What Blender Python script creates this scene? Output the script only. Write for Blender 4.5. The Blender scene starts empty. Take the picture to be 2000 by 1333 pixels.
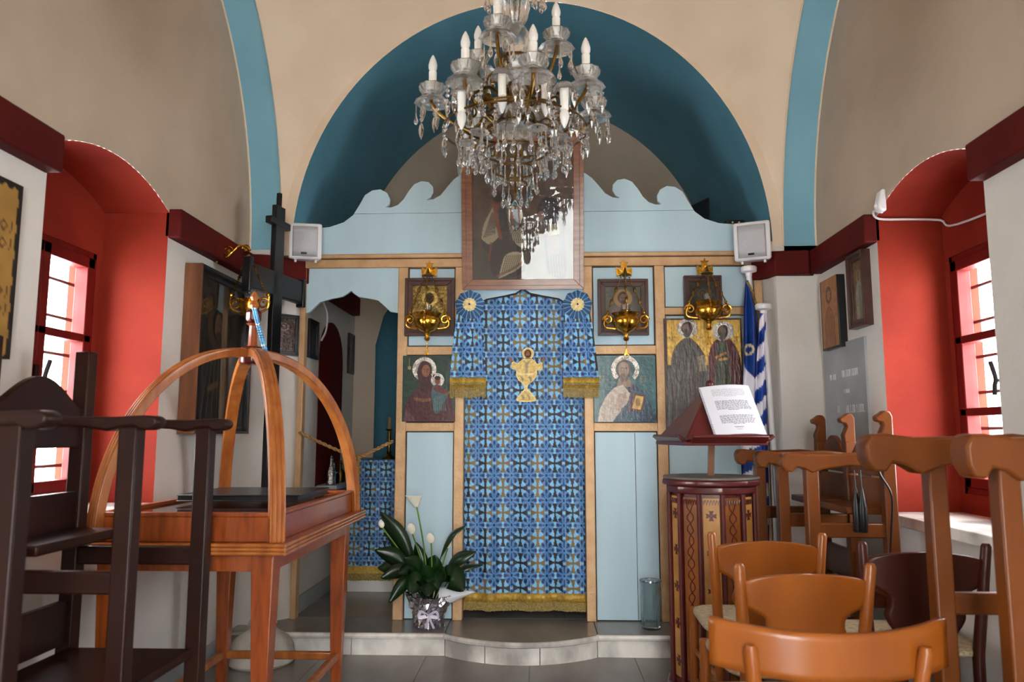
import bpy, math, random
import numpy as np
from mathutils import Vector, Matrix
R = math.radians
random.seed(7); rng = np.random.RandomState(7)
scene = bpy.context.scene
col = scene.collection
# ------------------------------------------------------------------ camera, daylight, exposure
CAM = Vector((.06, 0, 1.2)); YAW, PIT, FPX = R(2.1), R(6.95), 1490.0
cd = bpy.data.cameras.new('camera'); cam = bpy.data.objects.new('camera', cd); col.objects.link(cam)
cam.location = CAM; cam.rotation_euler = (R(90) + PIT, 0, YAW)
cd.sensor_width = 36; cd.lens = 36 * FPX / 2000; cd.clip_start = .02
cd.dof.use_dof = True; cd.dof.focus_distance = 4.5; cd.dof.aperture_fstop = 3.2
scene.camera = cam
w = bpy.data.worlds.new('overcast_sky'); scene.world = w; w.use_nodes = True
wb = w.node_tree.nodes['Background']; wb.inputs[0].default_value = (.93, .97, 1, 1); wb.inputs[1].default_value = 10.0
sd = bpy.data.lights.new('sun', 'SUN'); so = bpy.data.objects.new('sun', sd); col.objects.link(so)
sd.energy = 4; sd.angle = R(3); sd.color = (1, .95, .88); so.rotation_euler = (R(-38), R(-14), 0)
vs = scene.view_settings
vs.view_transform = 'Standard'; vs.look = 'None'; vs.gamma = 1; vs.use_curve_mapping = False; vs.exposure = 1.55
scene.cycles.max_bounces = 10; scene.cycles.transmission_bounces = 8; scene.cycles.diffuse_bounces = 6
def portal(loc, rot, sx, sy):          # marks an opening for the sky light, gives off nothing itself
    l = bpy.data.lights.new('window_portal', 'AREA'); l.shape = 'RECTANGLE'; l.size = sx; l.size_y = sy; l.cycles.is_portal = True
    o = bpy.data.objects.new('window_portal', l); o.location = loc; o.rotation_euler = rot; col.objects.link(o)
# ------------------------------------------------------------------ helpers
fw = Vector((-math.sin(YAW) * math.cos(PIT), math.cos(YAW) * math.cos(PIT), math.sin(PIT)))
rt = Vector((math.cos(YAW), math.sin(YAW), 0)); up = rt.cross(fw)
def U(px, py, ax, val):                # the point of the plane ax = val that shows at a pixel of the photograph
    d = fw + rt * (px - 1000) / FPX - up * (py - 666.5) / FPX
    i = 'xyz'.index(ax); return CAM + d * ((val - CAM[i]) / d[i])
def lin(h):
    if isinstance(h, str): h = tuple(int(h[i:i + 2], 16) / 255 for i in (0, 2, 4))
    return tuple(c / 12.92 if c <= .04045 else ((c + .055) / 1.055) ** 2.4 for c in h)
MATS = {}
def mat(name, c1, c2=None, scale=6, stretch=(1, 1, 1), rough=.6, metal=0, bump=0, bscale=None, coat=0, detail=4, contrast=(.35, .65), coords='Object', trans=0, ior=1.45, spec=.5):
    m = bpy.data.materials.new(name); m.use_nodes = True; nt = m.node_tree; b = nt.nodes['Principled BSDF']
    b.inputs['Roughness'].default_value = rough; b.inputs['Metallic'].default_value = metal
    b.inputs['Coat Weight'].default_value = coat; b.inputs['Coat Roughness'].default_value = .12
    b.inputs['Transmission Weight'].default_value = trans; b.inputs['IOR'].default_value = ior
    b.inputs['Specular IOR Level'].default_value = spec
    L = nt.links.new
    tc = nt.nodes.new('ShaderNodeTexCoord'); mp = nt.nodes.new('ShaderNodeMapping'); mp.inputs['Scale'].default_value = stretch
    L(tc.outputs[coords], mp.inputs[0])
    n = nt.nodes.new('ShaderNodeTexNoise'); n.inputs['Scale'].default_value = scale; n.inputs['Detail'].default_value = detail
    L(mp.outputs[0], n.inputs[0])
    if c1 == 'attr':
        a = nt.nodes.new('ShaderNodeAttribute'); a.attribute_name = 'paint'; L(a.outputs['Color'], b.inputs['Base Color'])
    else:
        r = nt.nodes.new('ShaderNodeValToRGB'); e = r.color_ramp.elements
        e[0].position, e[1].position = contrast; e[0].color = (*lin(c1), 1); e[1].color = (*lin(c2 or c1), 1)
        L(n.outputs['Fac'], r.inputs[0]); L(r.outputs[0], b.inputs['Base Color'])
    if bump:
        n2 = n
        if bscale:
            n2 = nt.nodes.new('ShaderNodeTexNoise'); n2.inputs['Scale'].default_value = bscale; n2.inputs['Detail'].default_value = 3; L(mp.outputs[0], n2.inputs[0])
        bp = nt.nodes.new('ShaderNodeBump'); bp.inputs['Strength'].default_value = bump; bp.inputs['Distance'].default_value = .01
        L(n2.outputs['Fac'], bp.inputs['Height']); L(bp.outputs[0], b.inputs['Normal'])
    MATS[name] = m; return m
def pane_mat(name, tint=(1, 1, 1), ior=1.5):
    m = bpy.data.materials.new(name); m.use_nodes = True; nt = m.node_tree; nt.nodes.remove(nt.nodes['Principled BSDF'])
    o = nt.nodes['Material Output']; t = nt.nodes.new('ShaderNodeBsdfTransparent'); t.inputs[0].default_value = (*tint, 1)
    g = nt.nodes.new('ShaderNodeBsdfGlossy'); g.inputs['Roughness'].default_value = 0
    f = nt.nodes.new('ShaderNodeFresnel'); ge = nt.nodes.new('ShaderNodeNewGeometry'); ma = nt.nodes.new('ShaderNodeMath'); ma.operation = 'MULTIPLY_ADD'; ma.inputs[1].default_value = 1 / ior - ior; ma.inputs[2].default_value = ior; nt.links.new(ge.outputs['Backfacing'], ma.inputs[0]); nt.links.new(ma.outputs[0], f.inputs[0]); x = nt.nodes.new('ShaderNodeMixShader')
    L = nt.links.new; L(f.outputs[0], x.inputs[0]); L(t.outputs[0], x.inputs[1]); L(g.outputs[0], x.inputs[2]); L(x.outputs[0], o.inputs[0])
    MATS[name] = m; return m
P = dict
mat('cream', 'e8d5be', 'e0cbb2', 2.5, rough=.85, bump=.15, bscale=30)
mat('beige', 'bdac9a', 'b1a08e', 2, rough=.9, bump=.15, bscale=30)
mat('white_wall', 'dad5d0', 'cfc9c3', 2, rough=.85, bump=.2, bscale=25)
mat('vault_blue', '5c95ad', '538b9f', 2, rough=.75, bump=.15, bscale=20)
mat('band_blue', '86bacf', '7eb2c8', 3, rough=.75, bump=.1, bscale=30)
mat('red', '8e2c1a', '7f2214', 3, rough=.75, spec=.25, bump=.12, bscale=25)
mat('dark_red', '58110c', '4a0c09', 3, rough=.7, spec=.2, bump=.1, bscale=25)
mat('frame_red', '701712', '60110e', 8, (1, 1, .1), rough=.45, spec=.3)
mat('floor_marble', '8f8a84', '6c6761', 2.2, (1, .35, 1), rough=.22, detail=8, contrast=(.3, .7))
mat('step_marble', 'f6f1ea', 'a8a29c', 5, (1, 1, .6), rough=.35, detail=9, contrast=(.38, .62), bump=.1)
mat('tread_marble', '8e8880', '75706a', 3, (1, .4, 1), rough=.25, detail=8)
mat('plaque_marble', 'a3a8ab', '8d9397', 3, rough=.4, detail=8)
mat('icon_blue', 'bdd8e4', 'b4d0de', 5, (1, 1, .15), rough=.42, bump=.15, bscale=18)
mat('gold_paint', 'd0aa80', 'c29b70', 12, rough=.42, metal=.2, bump=.25, bscale=60)
mat('dark_line', '2b1c12', '20140d', 9, rough=.6)
mat('gold', 'e0b04a', 'b47f22', 40, rough=.2, metal=1, bump=.15, bscale=90)
mat('bronze', '8a6a34', '5d431f', 30, rough=.35, metal=1)
mat('silver', 'd8d4cc', '9d968c', 60, rough=.25, metal=1, bump=.6, bscale=120)
mat('frame_wood', '8a5536', '6d3d24', 6, (1, 1, 8), rough=.35, coat=.3)
mat('brown_frame', '4a2a22', '3a1f1a', 10, rough=.4, coat=.2)
mat('black_wood', '17181c', '0e0f12', 10, rough=.35, coat=.2)
mat('pine', '8a5a3c', '5f3823', 5, (3, 3, .35), rough=.5, detail=7)
mat('bier_wood', '994a1c', '783412', 5, (9, 1.2, 1.2), rough=.33, coat=.35, detail=6)
mat('bier_rib', 'b06a30', '8c4a1e', 5, (4, 4, 1), rough=.33, coat=.35, detail=6)
mat('bier_red', '5a1a12', '45120c', 6, rough=.25, coat=.5)
mat('stall_dark', '2c120a', '1f0c07', 6, (1, 1, .2), rough=.4, coat=.06, spec=.3)
mat('stall_brown', '743d12', '5c2e0b', 5, (1, 1, .25), rough=.35, coat=.15, spec=.35)
mat('chair_wood', '9a5418', '854511', 5, (1, 1, .3), rough=.33, coat=.2, spec=.4)
mat('chair_dark', '45190a', '361207', 5, (1, 1, .3), rough=.4, coat=.08, spec=.3)
mat('straw', 'd6c4a0', '8f7d63', 60, (1, 6, 1), rough=.8, bump=.8)
mat('lectern_red', '5b1c1a', '4a1412', 10, rough=.38, coat=.3)
mat('lectern_brown', '8f5420', '6d3a12', 9, (1, 1, .5), rough=.4, coat=.25)
mat('lectern_gold', 'c4904a', 'a87432', 9, rough=.4, coat=.25)
mat('lectern_top', '6a6058', '544b44', 6, rough=.4)
mat('white_plastic', 'e6e6ea', 'dedee2', 5, rough=.35)
mat('speaker_grille', 'c2c4c9', 'b4b6bb', 300, rough=.5, metal=.2, bump=.3)
mat('black_plastic', '141416', '0e0e10', 5, rough=.35)
mat('iron', '1d1a18', '121010', 8, rough=.5, metal=.3)
mat('leaf', '14330f', '0b230a', 7, rough=.35, coat=.15)
mat('stem', '6b9440', '557c32', 9, rough=.5)
mat('petal', 'f2efe2', 'e4e2cc', 9, rough=.5)
mat('foil', 'e6e4ea', 'b8b4c0', 20, rough=.14, metal=1, bump=.3, bscale=40)
mat('ribbon', 'e8e2f2', 'd8d0ea', 9, rough=.35)
mat('paper', 'f0f0f6', 'e8e8f0', 4, rough=.7)
mat('rope', 'b08a58', '8a683c', 80, rough=.85, bump=.6)
mat('bead_blue', '5aa6d2', '3f88b8', 30, rough=.25)
mat('gold_cloth', 'c9a54a', 'ab8632', 60, rough=.5, metal=.25, bump=.4)
mat('fringe_gold', 'b59a55', '7d6a3a', 120, rough=.6, metal=.2)
mat('candle', 'f0eee8', 'e6e4dc', 8, rough=.5)
mat('bulb', 'eceae8', 'd8d6d4', 8, rough=.2, coat=.5)
mat('crystal', 'f4f6f8', 'f4f6f8', 4, rough=.02, trans=1, ior=1.5)
mat('cut_glass', 'f4f4f2', 'eeeeec', 4, rough=.06, trans=.92, ior=1.5, bump=.35, bscale=60)
mat('vase_glass', 'dce8ea', 'dce8ea', 4, rough=.05, trans=.95, ior=1.3, bump=.3, bscale=40)
mat('red_glass', '8a1210', '700c0c', 4, rough=.1, trans=.5)
mat('carved_marble', 'cfc9be', 'a29b90', 7, rough=.6, bump=.5, bscale=18, detail=8)
mat('paving_white', 'efefec', 'e4e4e0', 3, rough=.8)
mat('paving_stone', '8f8c88', '7b7874', 4, rough=.8)
mat('paint', 'attr', rough=.5); mat('paint_gloss', 'attr', rough=.28, coat=.2, bump=.2, scale=40)
mat('cloth', 'attr', rough=.45, bump=.12, scale=220, spec=.4)
pane_mat('pane'); pane_mat('picture_glass', ior=1.55)
class MB:
    def __init__(s): s.v = []; s.f = []
    def add(s, v, f):
        n = len(s.v); s.v += [tuple(q) for q in v]; s.f += [tuple(i + n for i in q) for q in f]; return s
    def box(s, a, b, M=None):
        x0, y0, z0 = a; x1, y1, z1 = b
        v = [Vector(q) for q in ((x0, y0, z0), (x1, y0, z0), (x1, y1, z0), (x0, y1, z0), (x0, y0, z1), (x1, y0, z1), (x1, y1, z1), (x0, y1, z1))]
        if M: v = [M @ q for q in v]
        return s.add(v, [(0, 3, 2, 1), (4, 5, 6, 7), (0, 1, 5, 4), (1, 2, 6, 5), (2, 3, 7, 6), (3, 0, 4, 7)])
    def prism(s, poly, ax, a, b, M=None):          # poly in the two other axes, in order
        n = len(poly)
        def p(q, t): return {'x': (t, q[0], q[1]), 'y': (q[0], t, q[1]), 'z': (q[0], q[1], t)}[ax]
        v = [Vector(p(q, a)) for q in poly] + [Vector(p(q, b)) for q in poly]
        if M: v = [M @ q for q in v]
        return s.add(v, [tuple(range(n))[::-1], tuple(range(n, 2 * n))] + [(i, (i + 1) % n, n + (i + 1) % n, n + i) for i in range(n)])
    def tube(s, pts, r, n=8, flat=1.0):
        pts = [Vector(p) for p in pts]; rr = r if isinstance(r, (list, tuple)) else [r] * len(pts); v = []; f = []; a = None
        for i, p in enumerate(pts):
            t = (pts[min(i + 1, len(pts) - 1)] - pts[max(i - 1, 0)]).normalized()
            if a is None: a = t.orthogonal().normalized()
            a = (a - t * a.dot(t)).normalized(); b = t.cross(a)
            for k in range(n): q = 2 * math.pi * k / n; v.append(p + (a * math.cos(q) * flat + b * math.sin(q)) * rr[i])
        m = len(pts)
        for i in range(m - 1):
            for k in range(n): f.append((i * n + k, i * n + (k + 1) % n, (i + 1) * n + (k + 1) % n, (i + 1) * n + k))
        f += [tuple(range(n))[::-1], tuple(range((m - 1) * n, m * n))]
        return s.add(v, f)
    def lathe(s, prof, c=(0, 0, 0), n=20, wob=None, M=None):  # a profile that ends where it starts is a ring, without caps
            # prof: (radius, height), bottom to top
        c = Vector(c); v = []; f = []; m = len(prof)
        for i, (r, z) in enumerate(prof):
            for k in range(n):
                q = 2 * math.pi * k / n; rr = max(r, .0004) * (wob(q, z) if wob else 1); p = Vector((rr * math.cos(q), rr * math.sin(q), z)); v.append((M @ p if M else p) + c)
        for i in range(m - 1):
            for k in range(n): f.append((i * n + k, i * n + (k + 1) % n, (i + 1) * n + (k + 1) % n, (i + 1) * n + k))
        if prof[0] != prof[-1]: f += [tuple(range(n))[::-1], tuple(range((m - 1) * n, m * n))]
        return s.add(v, f)
    def ball(s, c, r, n=10, sc=(1, 1, 1)):
        m = max(4, n // 2 + 1); c = Vector(c)
        return s.lathe([(r * math.sin(math.pi * i / m) * sc[0], -r * sc[2] * math.cos(math.pi * i / m)) for i in range(m + 1)], c, n)
    def grid(s, fn, nu, nv):
        v = [fn(i / nu, j / nv) for j in range(nv + 1) for i in range(nu + 1)]
        return s.add(v, [(j * (nu + 1) + i, j * (nu + 1) + i + 1, (j + 1) * (nu + 1) + i + 1, (j + 1) * (nu + 1) + i) for j in range(nv) for i in range(nu)])
    def build(s, name, m, parent=None, local=False, bevel=0, smooth=True, sharp=35, solid=0):
        me = bpy.data.meshes.new(name); me.from_pydata(s.v, [], s.f); me.validate()
        if smooth:
            me.polygons.foreach_set('use_smooth', [True] * len(me.polygons)); me.set_sharp_from_angle(angle=R(sharp))
        me.materials.append(MATS[m]); o = bpy.data.objects.new(name, me); col.objects.link(o)
        if parent:
            o.parent = parent
            if not local: o.location = -wloc(parent)
        if solid: q = o.modifiers.new('solid', 'SOLIDIFY'); q.thickness = solid; q.offset = 0
        if bevel: q = o.modifiers.new('bevel', 'BEVEL'); q.width = bevel; q.segments = 2; q.limit_method = 'ANGLE'
        return o
def wloc(o): return o.location + (wloc(o.parent) if o.parent else Vector())
def tag(o, label, cat=None, group=None, kind=None):
    if label: o['label'] = label
    if cat: o['category'] = cat
    if group: o['group'] = group
    if kind: o['kind'] = kind
    return o
def thing(name, label, cat, loc=(0, 0, 0), group=None):
    o = bpy.data.objects.new(name, None); o.location = loc; o.empty_display_size = .05; col.objects.link(o); return tag(o, label, cat, group)
def struct(o, label): return tag(o, label, None, None, 'structure')
def clone(o, parent=None):
    c = o.copy(); col.objects.link(c); c.parent = parent
    for ch in list(o.children): clone(ch, c)
    return c
def bez(p, n=12):                       # smooth curve through points
    p = [Vector(q) for q in p]; q = [2 * p[0] - p[1]] + p + [2 * p[-1] - p[-2]]; out = []
    for i in range(1, len(q) - 2):
        for k in range(n):
            t = k / n; a, b, c, d = q[i - 1:i + 3]
            out.append(.5 * ((2 * b) + (c - a) * t + (2 * a - 5 * b + 4 * c - d) * t * t + (3 * b - a - 3 * c + d) * t ** 3))
    return out + [p[-1]]
# flat print: a picture laid on a fine grid of painted points
class Paint:
    def __init__(s, box, nx, ny, bg):
        s.box = box; s.nx, s.ny = nx, ny
        x = np.linspace(box[0], box[2], nx + 1); y = np.linspace(box[1], box[3], ny + 1); s.X, s.Y = np.meshgrid(x, y)
        s.C = np.zeros((ny + 1, nx + 1, 3)); s.C[:] = lin(bg)
    def put(s, mask, c, a=1): s.C += (np.array(lin(c)) - s.C) * (mask * a)[..., None]; return s
    def ell(s, cx, cy, rx, ry, c, a=1, soft=.06, rot=0):
        dx, dy = s.X - cx, s.Y - cy; k, q = math.cos(R(rot)), math.sin(R(rot))
        d = np.sqrt(((dx * k + dy * q) / rx) ** 2 + ((dy * k - dx * q) / ry) ** 2); return s.put(np.clip((1 - d) / soft + .5, 0, 1), c, a)
    def inside(s, pts):
        m = np.zeros(s.X.shape, bool); n = len(pts)
        for i in range(n):
            (x0, y0), (x1, y1) = pts[i], pts[(i + 1) % n]
            if y0 == y1: continue
            m ^= ((y0 > s.Y) != (y1 > s.Y)) & (s.X < (x1 - x0) * (s.Y - y0) / (y1 - y0) + x0)
        return m
    def poly(s, pts, c, a=1, smooth=0):
        if smooth: pts = [(q.x, q.y) for q in bez([(x, y, 0) for x, y in pts + pts[:1]], smooth)]
        return s.put(s.inside(pts).astype(float), c, a)
    def line(s, pts, wd, c, a=1):
        for (x0, y0), (x1, y1) in zip(pts, pts[1:]):
            L = max((x1 - x0) ** 2 + (y1 - y0) ** 2, 1e-9); t = np.clip(((s.X - x0) * (x1 - x0) + (s.Y - y0) * (y1 - y0)) / L, 0, 1)
            d = np.hypot(s.X - x0 - t * (x1 - x0), s.Y - y0 - t * (y1 - y0)); s.put(np.clip((wd / 2 - d) / (wd * .25) + .5, 0, 1), c, a)
        return s
    def mottle(s, amp, cell=5):
        n = rng.rand(s.ny // cell + 3, s.nx // cell + 3)
        j = np.linspace(0, n.shape[0] - 1.01, s.ny + 1); i = np.linspace(0, n.shape[1] - 1.01, s.nx + 1); ji, ii = j.astype(int), i.astype(int); fj, fi = (j - ji)[:, None], (i - ii)[None]
        k = n[ji][:, ii] * (1 - fj) * (1 - fi) + n[ji + 1][:, ii] * fj * (1 - fi) + n[ji][:, ii + 1] * (1 - fj) * fi + n[ji + 1][:, ii + 1] * fj * fi
        s.C *= (1 + amp * (k - .5) * 2)[..., None]; return s
    def figure(s, cx, top, head, robe, cloak, skin, halo, hw, bot, hair='2a1c14'):   # a half-length saint: halo, shoulders, cloak, face, beard
        hr = head
        s.poly([(cx - hw, bot), (cx - hw * .95, top + hr * 5), (cx - hw * .6, top + hr * 3), (cx, top + hr * 2.3), (cx + hw * .6, top + hr * 3), (cx + hw * .95, top + hr * 5), (cx + hw, bot)], robe, 1, 6)
        s.poly([(cx, bot), (cx - hw * .1, top + hr * 3.6), (cx + hw * .35, top + hr * 2.6), (cx + hw * .95, top + hr * 5), (cx + hw, bot)], cloak, .9)
        for k in range(7):
            x = cx - hw * .8 + k * hw * .26; s.line([(x * .6 + cx * .4, top + hr * 3), (x, bot)], hr * .14, '120c0a', .35); s.line([(x * .6 + cx * .4 + hr * .2, top + hr * 3), (x + hr * .25, bot)], hr * .1, 'd8b890', .12)
        s.ell(cx, top + hr * 1.05, hr * 1.75, hr * 1.75, halo); s.ell(cx, top + hr * 1.05, hr * 1.2, hr * 1.2, halo, .6)
        s.ell(cx, top + hr * .95, hr * .98, hr * 1.2, hair); s.ell(cx, top + hr * 1.15, hr * .66, hr * .98, skin)
        s.ell(cx, top + hr * 1.85, hr * .5, hr * .45, hair, .75)
        for q in (-.28, .28): s.ell(cx + q * hr, top + hr * 1.0, hr * .15, hr * .08, '1a100c', .9); s.line([(cx + q * hr * 1.8, top + hr * .82), (cx + q * hr * .6, top + hr * .85)], hr * .07, '1a100c', .8)
        s.line([(cx, top + hr * 1.0), (cx + hr * .05, top + hr * 1.42)], hr * .09, '3a2418', .6); s.line([(cx - hr * .16, top + hr * 1.62), (cx + hr * .16, top + hr * 1.62)], hr * .08, '5a2018', .8); return s
    def mesh(s, name, fn, m, parent, local=False, smooth=True):           # fn(X, Y) -> arrays of world x, y, z
        x, y, z = fn(s.X, s.Y); nx, ny = s.nx, s.ny; co = np.stack([x, y, z], -1).reshape(-1, 3)
        i = np.arange(nx); j = np.arange(ny); J, I = np.meshgrid(j, i, indexing='ij'); a = (J * (nx + 1) + I).ravel()
        q = np.stack([a, a + nx + 1, a + nx + 2, a + 1], -1)
        me = bpy.data.meshes.new(name); me.vertices.add(len(co)); me.vertices.foreach_set('co', co.ravel()); me.loops.add(q.size); me.loops.foreach_set('vertex_index', q.ravel())
        me.polygons.add(len(q)); me.polygons.foreach_set('loop_start', np.arange(0, q.size, 4)); me.polygons.foreach_set('loop_total', np.full(len(q), 4))
        me.update(calc_edges=True); me.polygons.foreach_set('use_smooth', [smooth] * len(q))
        at = me.color_attributes.new('paint', 'FLOAT_COLOR', 'POINT'); at.data.foreach_set('color', np.concatenate([np.clip(s.C, 0, 1).reshape(-1, 3), np.ones((len(co), 1))], 1).astype('f4').ravel())
        me.materials.append(MATS[m]); o = bpy.data.objects.new(name, me); col.objects.link(o)
        if parent:
            o.parent = parent
            if not local: o.location = -wloc(parent)
        return o
def onplane(y):                         # picture pixels -> a plane facing the nave at depth y
    A = U(0, 0, 'y', y)
    def fn(X, Y):
        d = [np.array(fw)[k] + np.array(rt)[k] * (X - 1000) / FPX - np.array(up)[k] * (Y - 666.5) / FPX for k in range(3)]; t = y / d[1]
        return CAM.x + d[0] * t, y + 0 * X, CAM.z + d[2] * t
    return fn
def rect(x0, x1, z0, z1, y):            # unit square picture -> upright rectangle, picture v downwards
    return lambda X, Y: (x0 + (x1 - x0) * X, y + 0 * X, z1 + (z0 - z1) * Y)
# ------------------------------------------------------------------ the chapel
XW, XB, XA, YC, RY, ZS, RZ, YE, YR = 1.69, 1.5, 1.435, 3.13, 1.32, 2.3, 1.57, 4.45, 5.96
CZ0, CZ1 = 2.12, 2.26                   # cornice
PLAT = .125; YI = 4.6                   # platform height, plane of the icon screen
def arch_z(t, spring, rise): return spring + rise * math.sqrt(max(0, 1 - (2 * t - 1) ** 2))
def seg_z(t, spring, rise): return spring + rise * (1 - (2 * t - 1) ** 2)
def holed(to3, u0, u1, v0, v1, a, b, sill, top, n=24):      # a sheet with one arched hole
    m = MB(); us = [u0, a] + [a + (b - a) * i / n for i in range(1, n)] + [b, u1]
    for p, q in zip(us, us[1:]):
        def quad(*uv): m.add([to3(*t) for t in uv], [(0, 1, 2, 3)])
        if q <= a + 1e-6 or p >= b - 1e-6: quad((p, v0), (q, v0), (q, v1), (p, v1)); continue
        if sill > v0: quad((p, v0), (q, v0), (q, sill), (p, sill))
        zp, zq = top((p - a) / (b - a)), top((q - a) / (b - a)); quad((p, zp), (q, zq), (q, v1), (p, v1))
    return m
for s, side, a, b, sill in ((-1, 'left', 2.56, 3.45, .88), (1, 'right', 2.77, 3.66, .83)):
    top = lambda t: seg_z(t, 2.24, .11)
    m = holed(lambda u, v: (s * XW, u, v), 1.81, YE, 0, 4.1, a, b, sill, top)
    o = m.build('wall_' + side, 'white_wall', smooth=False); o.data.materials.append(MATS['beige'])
    # plaster changes colour at the cornice
    import bmesh
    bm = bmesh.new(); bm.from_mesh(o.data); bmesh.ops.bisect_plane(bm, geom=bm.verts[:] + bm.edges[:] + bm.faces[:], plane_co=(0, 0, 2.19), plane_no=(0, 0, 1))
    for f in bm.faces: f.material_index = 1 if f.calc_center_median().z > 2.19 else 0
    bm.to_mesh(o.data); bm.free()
    struct(o, 'plastered side wall with a deep red window niche')
    # niche lining
    xb = s * 2.0; m = MB(); n = 20
    m.add([(s * XW, a, sill), (xb, a, sill), (xb, a, 2.24), (s * XW, a, 2.24)], [(0, 1, 2, 3)]); m.add([(s * XW, b, sill), (xb, b, sill), (xb, b, 2.24), (s * XW, b, 2.24)], [(0, 1, 2, 3)])
    for i in range(n):
        t0, t1 = i / n, (i + 1) / n; m.add([(s * XW, a + (b - a) * t0, top(t0)), (s * XW, a + (b - a) * t1, top(t1)), (xb, a + (b - a) * t1, top(t1)), (xb, a + (b - a) * t0, top(t0))], [(0, 1, 2, 3)])
    m.add([(s * XW, a, sill), (xb, a, sill), (xb, b, sill), (s * XW, b, sill)], [(0, 1, 2, 3)])
    wy0, wy1, wz0, wz1 = a + .06, b - .04, .93, 2.03
    m2 = holed(lambda u, v: (xb, u, v), a, b, sill, 2.36, wy0, wy1, wz0, lambda t: wz1, 1)
    m.add(m2.v, m2.f)
    for p, q in (((wy0, wz0), (wy0, wz1)), ((wy1, wz0), (wy1, wz1)), ((wy0, wz0), (wy1, wz0)), ((wy0, wz1), (wy1, wz1))):
        m.add([(xb, *p), (xb, *q), (s * 2.13, *q), (s * 2.13, *p)], [(0, 1, 2, 3)])
    struct(m.build('trim_niche_' + side, 'red', smooth=False), 'red painted lining of the window niche')
    # casement window
    wn = 'window_1' if s < 0 else 'window_2'; x0, x1 = sorted((s * 2.0, s * 2.05)); W = thing(wn, None, None, (s * 2.02, (wy0 + wy1) / 2, wz0)); struct(W, 'red two leaf casement window with iron bars outside')
    m = MB(); fwid = .05
    for r in ((wy0, wy0 + .03, wz0, wz1), (wy1 - .03, wy1, wz0, wz1), (wy0, wy1, wz0, wz0 + .03), (wy0, wy1, wz1 - .03, wz1)): m.box((x0, r[0], r[2]), (x1, r[1], r[3]))
    m.build('window_frame', 'frame_red', W, bevel=.003)
    mid = (wy0 + wy1) / 2
    for y0, y1 in ((wy0 + .03, mid), (mid, wy1 - .03)):
        m = MB(); xx0, xx1 = x0 - .012 * (s > 0), x1 + .012 * (s < 0)
        for r in ((y0, y0 + fwid, wz0 + .03, wz1 - .03), (y1 - fwid, y1, wz0 + .03, wz1 - .03), (y0, y1, wz0 + .03, wz0 + .075), (y0, y1, wz1 - .08, wz1 - .03), (y0, y1, 1.28, 1.315), (y0, y1, 1.61, 1.645)): m.box((xx0, r[0], r[2]), (xx1, r[1], r[3]))
        sash = m.build('sash', 'frame_red', W, bevel=.004)
        for z0, z1 in ((wz0 + .07, 1.285), (1.31, 1.615), (1.64, wz1 - .075)):
            MB().box((s * 2.028 - .002, y0 + fwid - .005, z0), (s * 2.028 + .002, y1 - fwid + .005, z1)).build('pane', 'pane', sash)
    for k in range(6): MB().tube([(s * 2.1, wy0 - .005, 1.06 + k * .165), (s * 2.1, wy1 + .005, 1.06 + k * .165)], .008, 8).build('bar', 'iron', W)
    hx = s * 1.985; m = MB().box((hx - .006, mid - .014, 1.34), (hx + .006, mid + .014, 1.48)); m.tube([(hx, mid, 1.42), (hx - s * .04, mid, 1.42)], .007)
    m.tube(bez([(hx - s * .045, mid + .005, 1.36), (hx - s * .045, mid, 1.4), (hx - s * .04, mid, 1.43), (hx - s * .05, mid + .012, 1.5)], 5), .009); m.build('handle', 'iron', W)
    portal((s * 2.12, mid, (wz0 + wz1) / 2), (0, R(90) * s, 0), wz1 - wz0, wy1 - wy0)
    # sill slab
    struct(MB().box((min(s * 1.64, s * 2.0), a + .004, sill - .035), (max(s * 1.64, s * 2.0), b - .004, sill + .012)).build('trim_sill_' + side, 'step_marble', bevel=.004), 'white marble sill slab of the window niche')
    # cornice: a square moulding cut by the niche
    for k, (y0, y1) in enumerate(((1.81, a), (b, 4.41))):
        xs = sorted((s * 1.63, s * (XW + .02))); struct(MB().box((xs[0], y0, CZ0), (xs[1], y1, CZ1)).build('trim_cornice_%s' % side, 'dark_red', bevel=.008), 'dark red cornice running along the side wall')
    # pier beside the icon screen, with its piece of cornice
    P0 = [(s * XW, YE), (s * 1.447, YE), (s * 1.40, YI), (s * 1.40, YR), (s * 1.9, YR), (s * 1.9, YE)] if s > 0 else [(-XW, YE - .02), (-1.56, YE - .02), (-1.41, YI), (-1.41, YR), (-1.9, YR), (-1.9, YE - .02)]
    struct(MB().prism(P0, 'z', 0, ZS).build('wall_pier_' + side, 'white_wall', smooth=False), 'white plastered pier beside the icon screen')
    off = .045
    C0 = [(s * 1.62, YE - off - .02), (s * 1.43, YE - off), (s * 1.335, YI - .04), (s * 1.37, YI), (s * 1.46, YE + .05), (s * 1.7, YE + .05)] if s > 0 else [(-1.64, YE - off - .04), (-1.55, YE - off - .02), (-1.35, YI), (-1.42, YI + .02), (-1.58, YE + .02), (-1.7, YE + .02)]
    struct(MB().prism(C0, 'z', CZ0, CZ1).build('trim_cornice_pier_' + side, 'dark_red', bevel=.006), 'dark red cornice turning round the pier')
    # soffit of the wall arch
    def band(u, v):
        t = math.pi * v; return (s * (XB + (XW - XB) * u), YC + RY * math.cos(t), ZS + RZ * math.sin(t))
    m = MB().grid(band, 1, 48)
    for y in (YC + RY, YC - RY): m.add([(s * XB, y, CZ1 - .02), (s * (XW + .01), y, CZ1 - .02), (s * (XW + .01), y, ZS), (s * XB, y, ZS)], [(0, 1, 2, 3)])
    struct(m.build('trim_arch_' + side, 'band_blue'), 'pale blue soffit of the wall arch')
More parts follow.
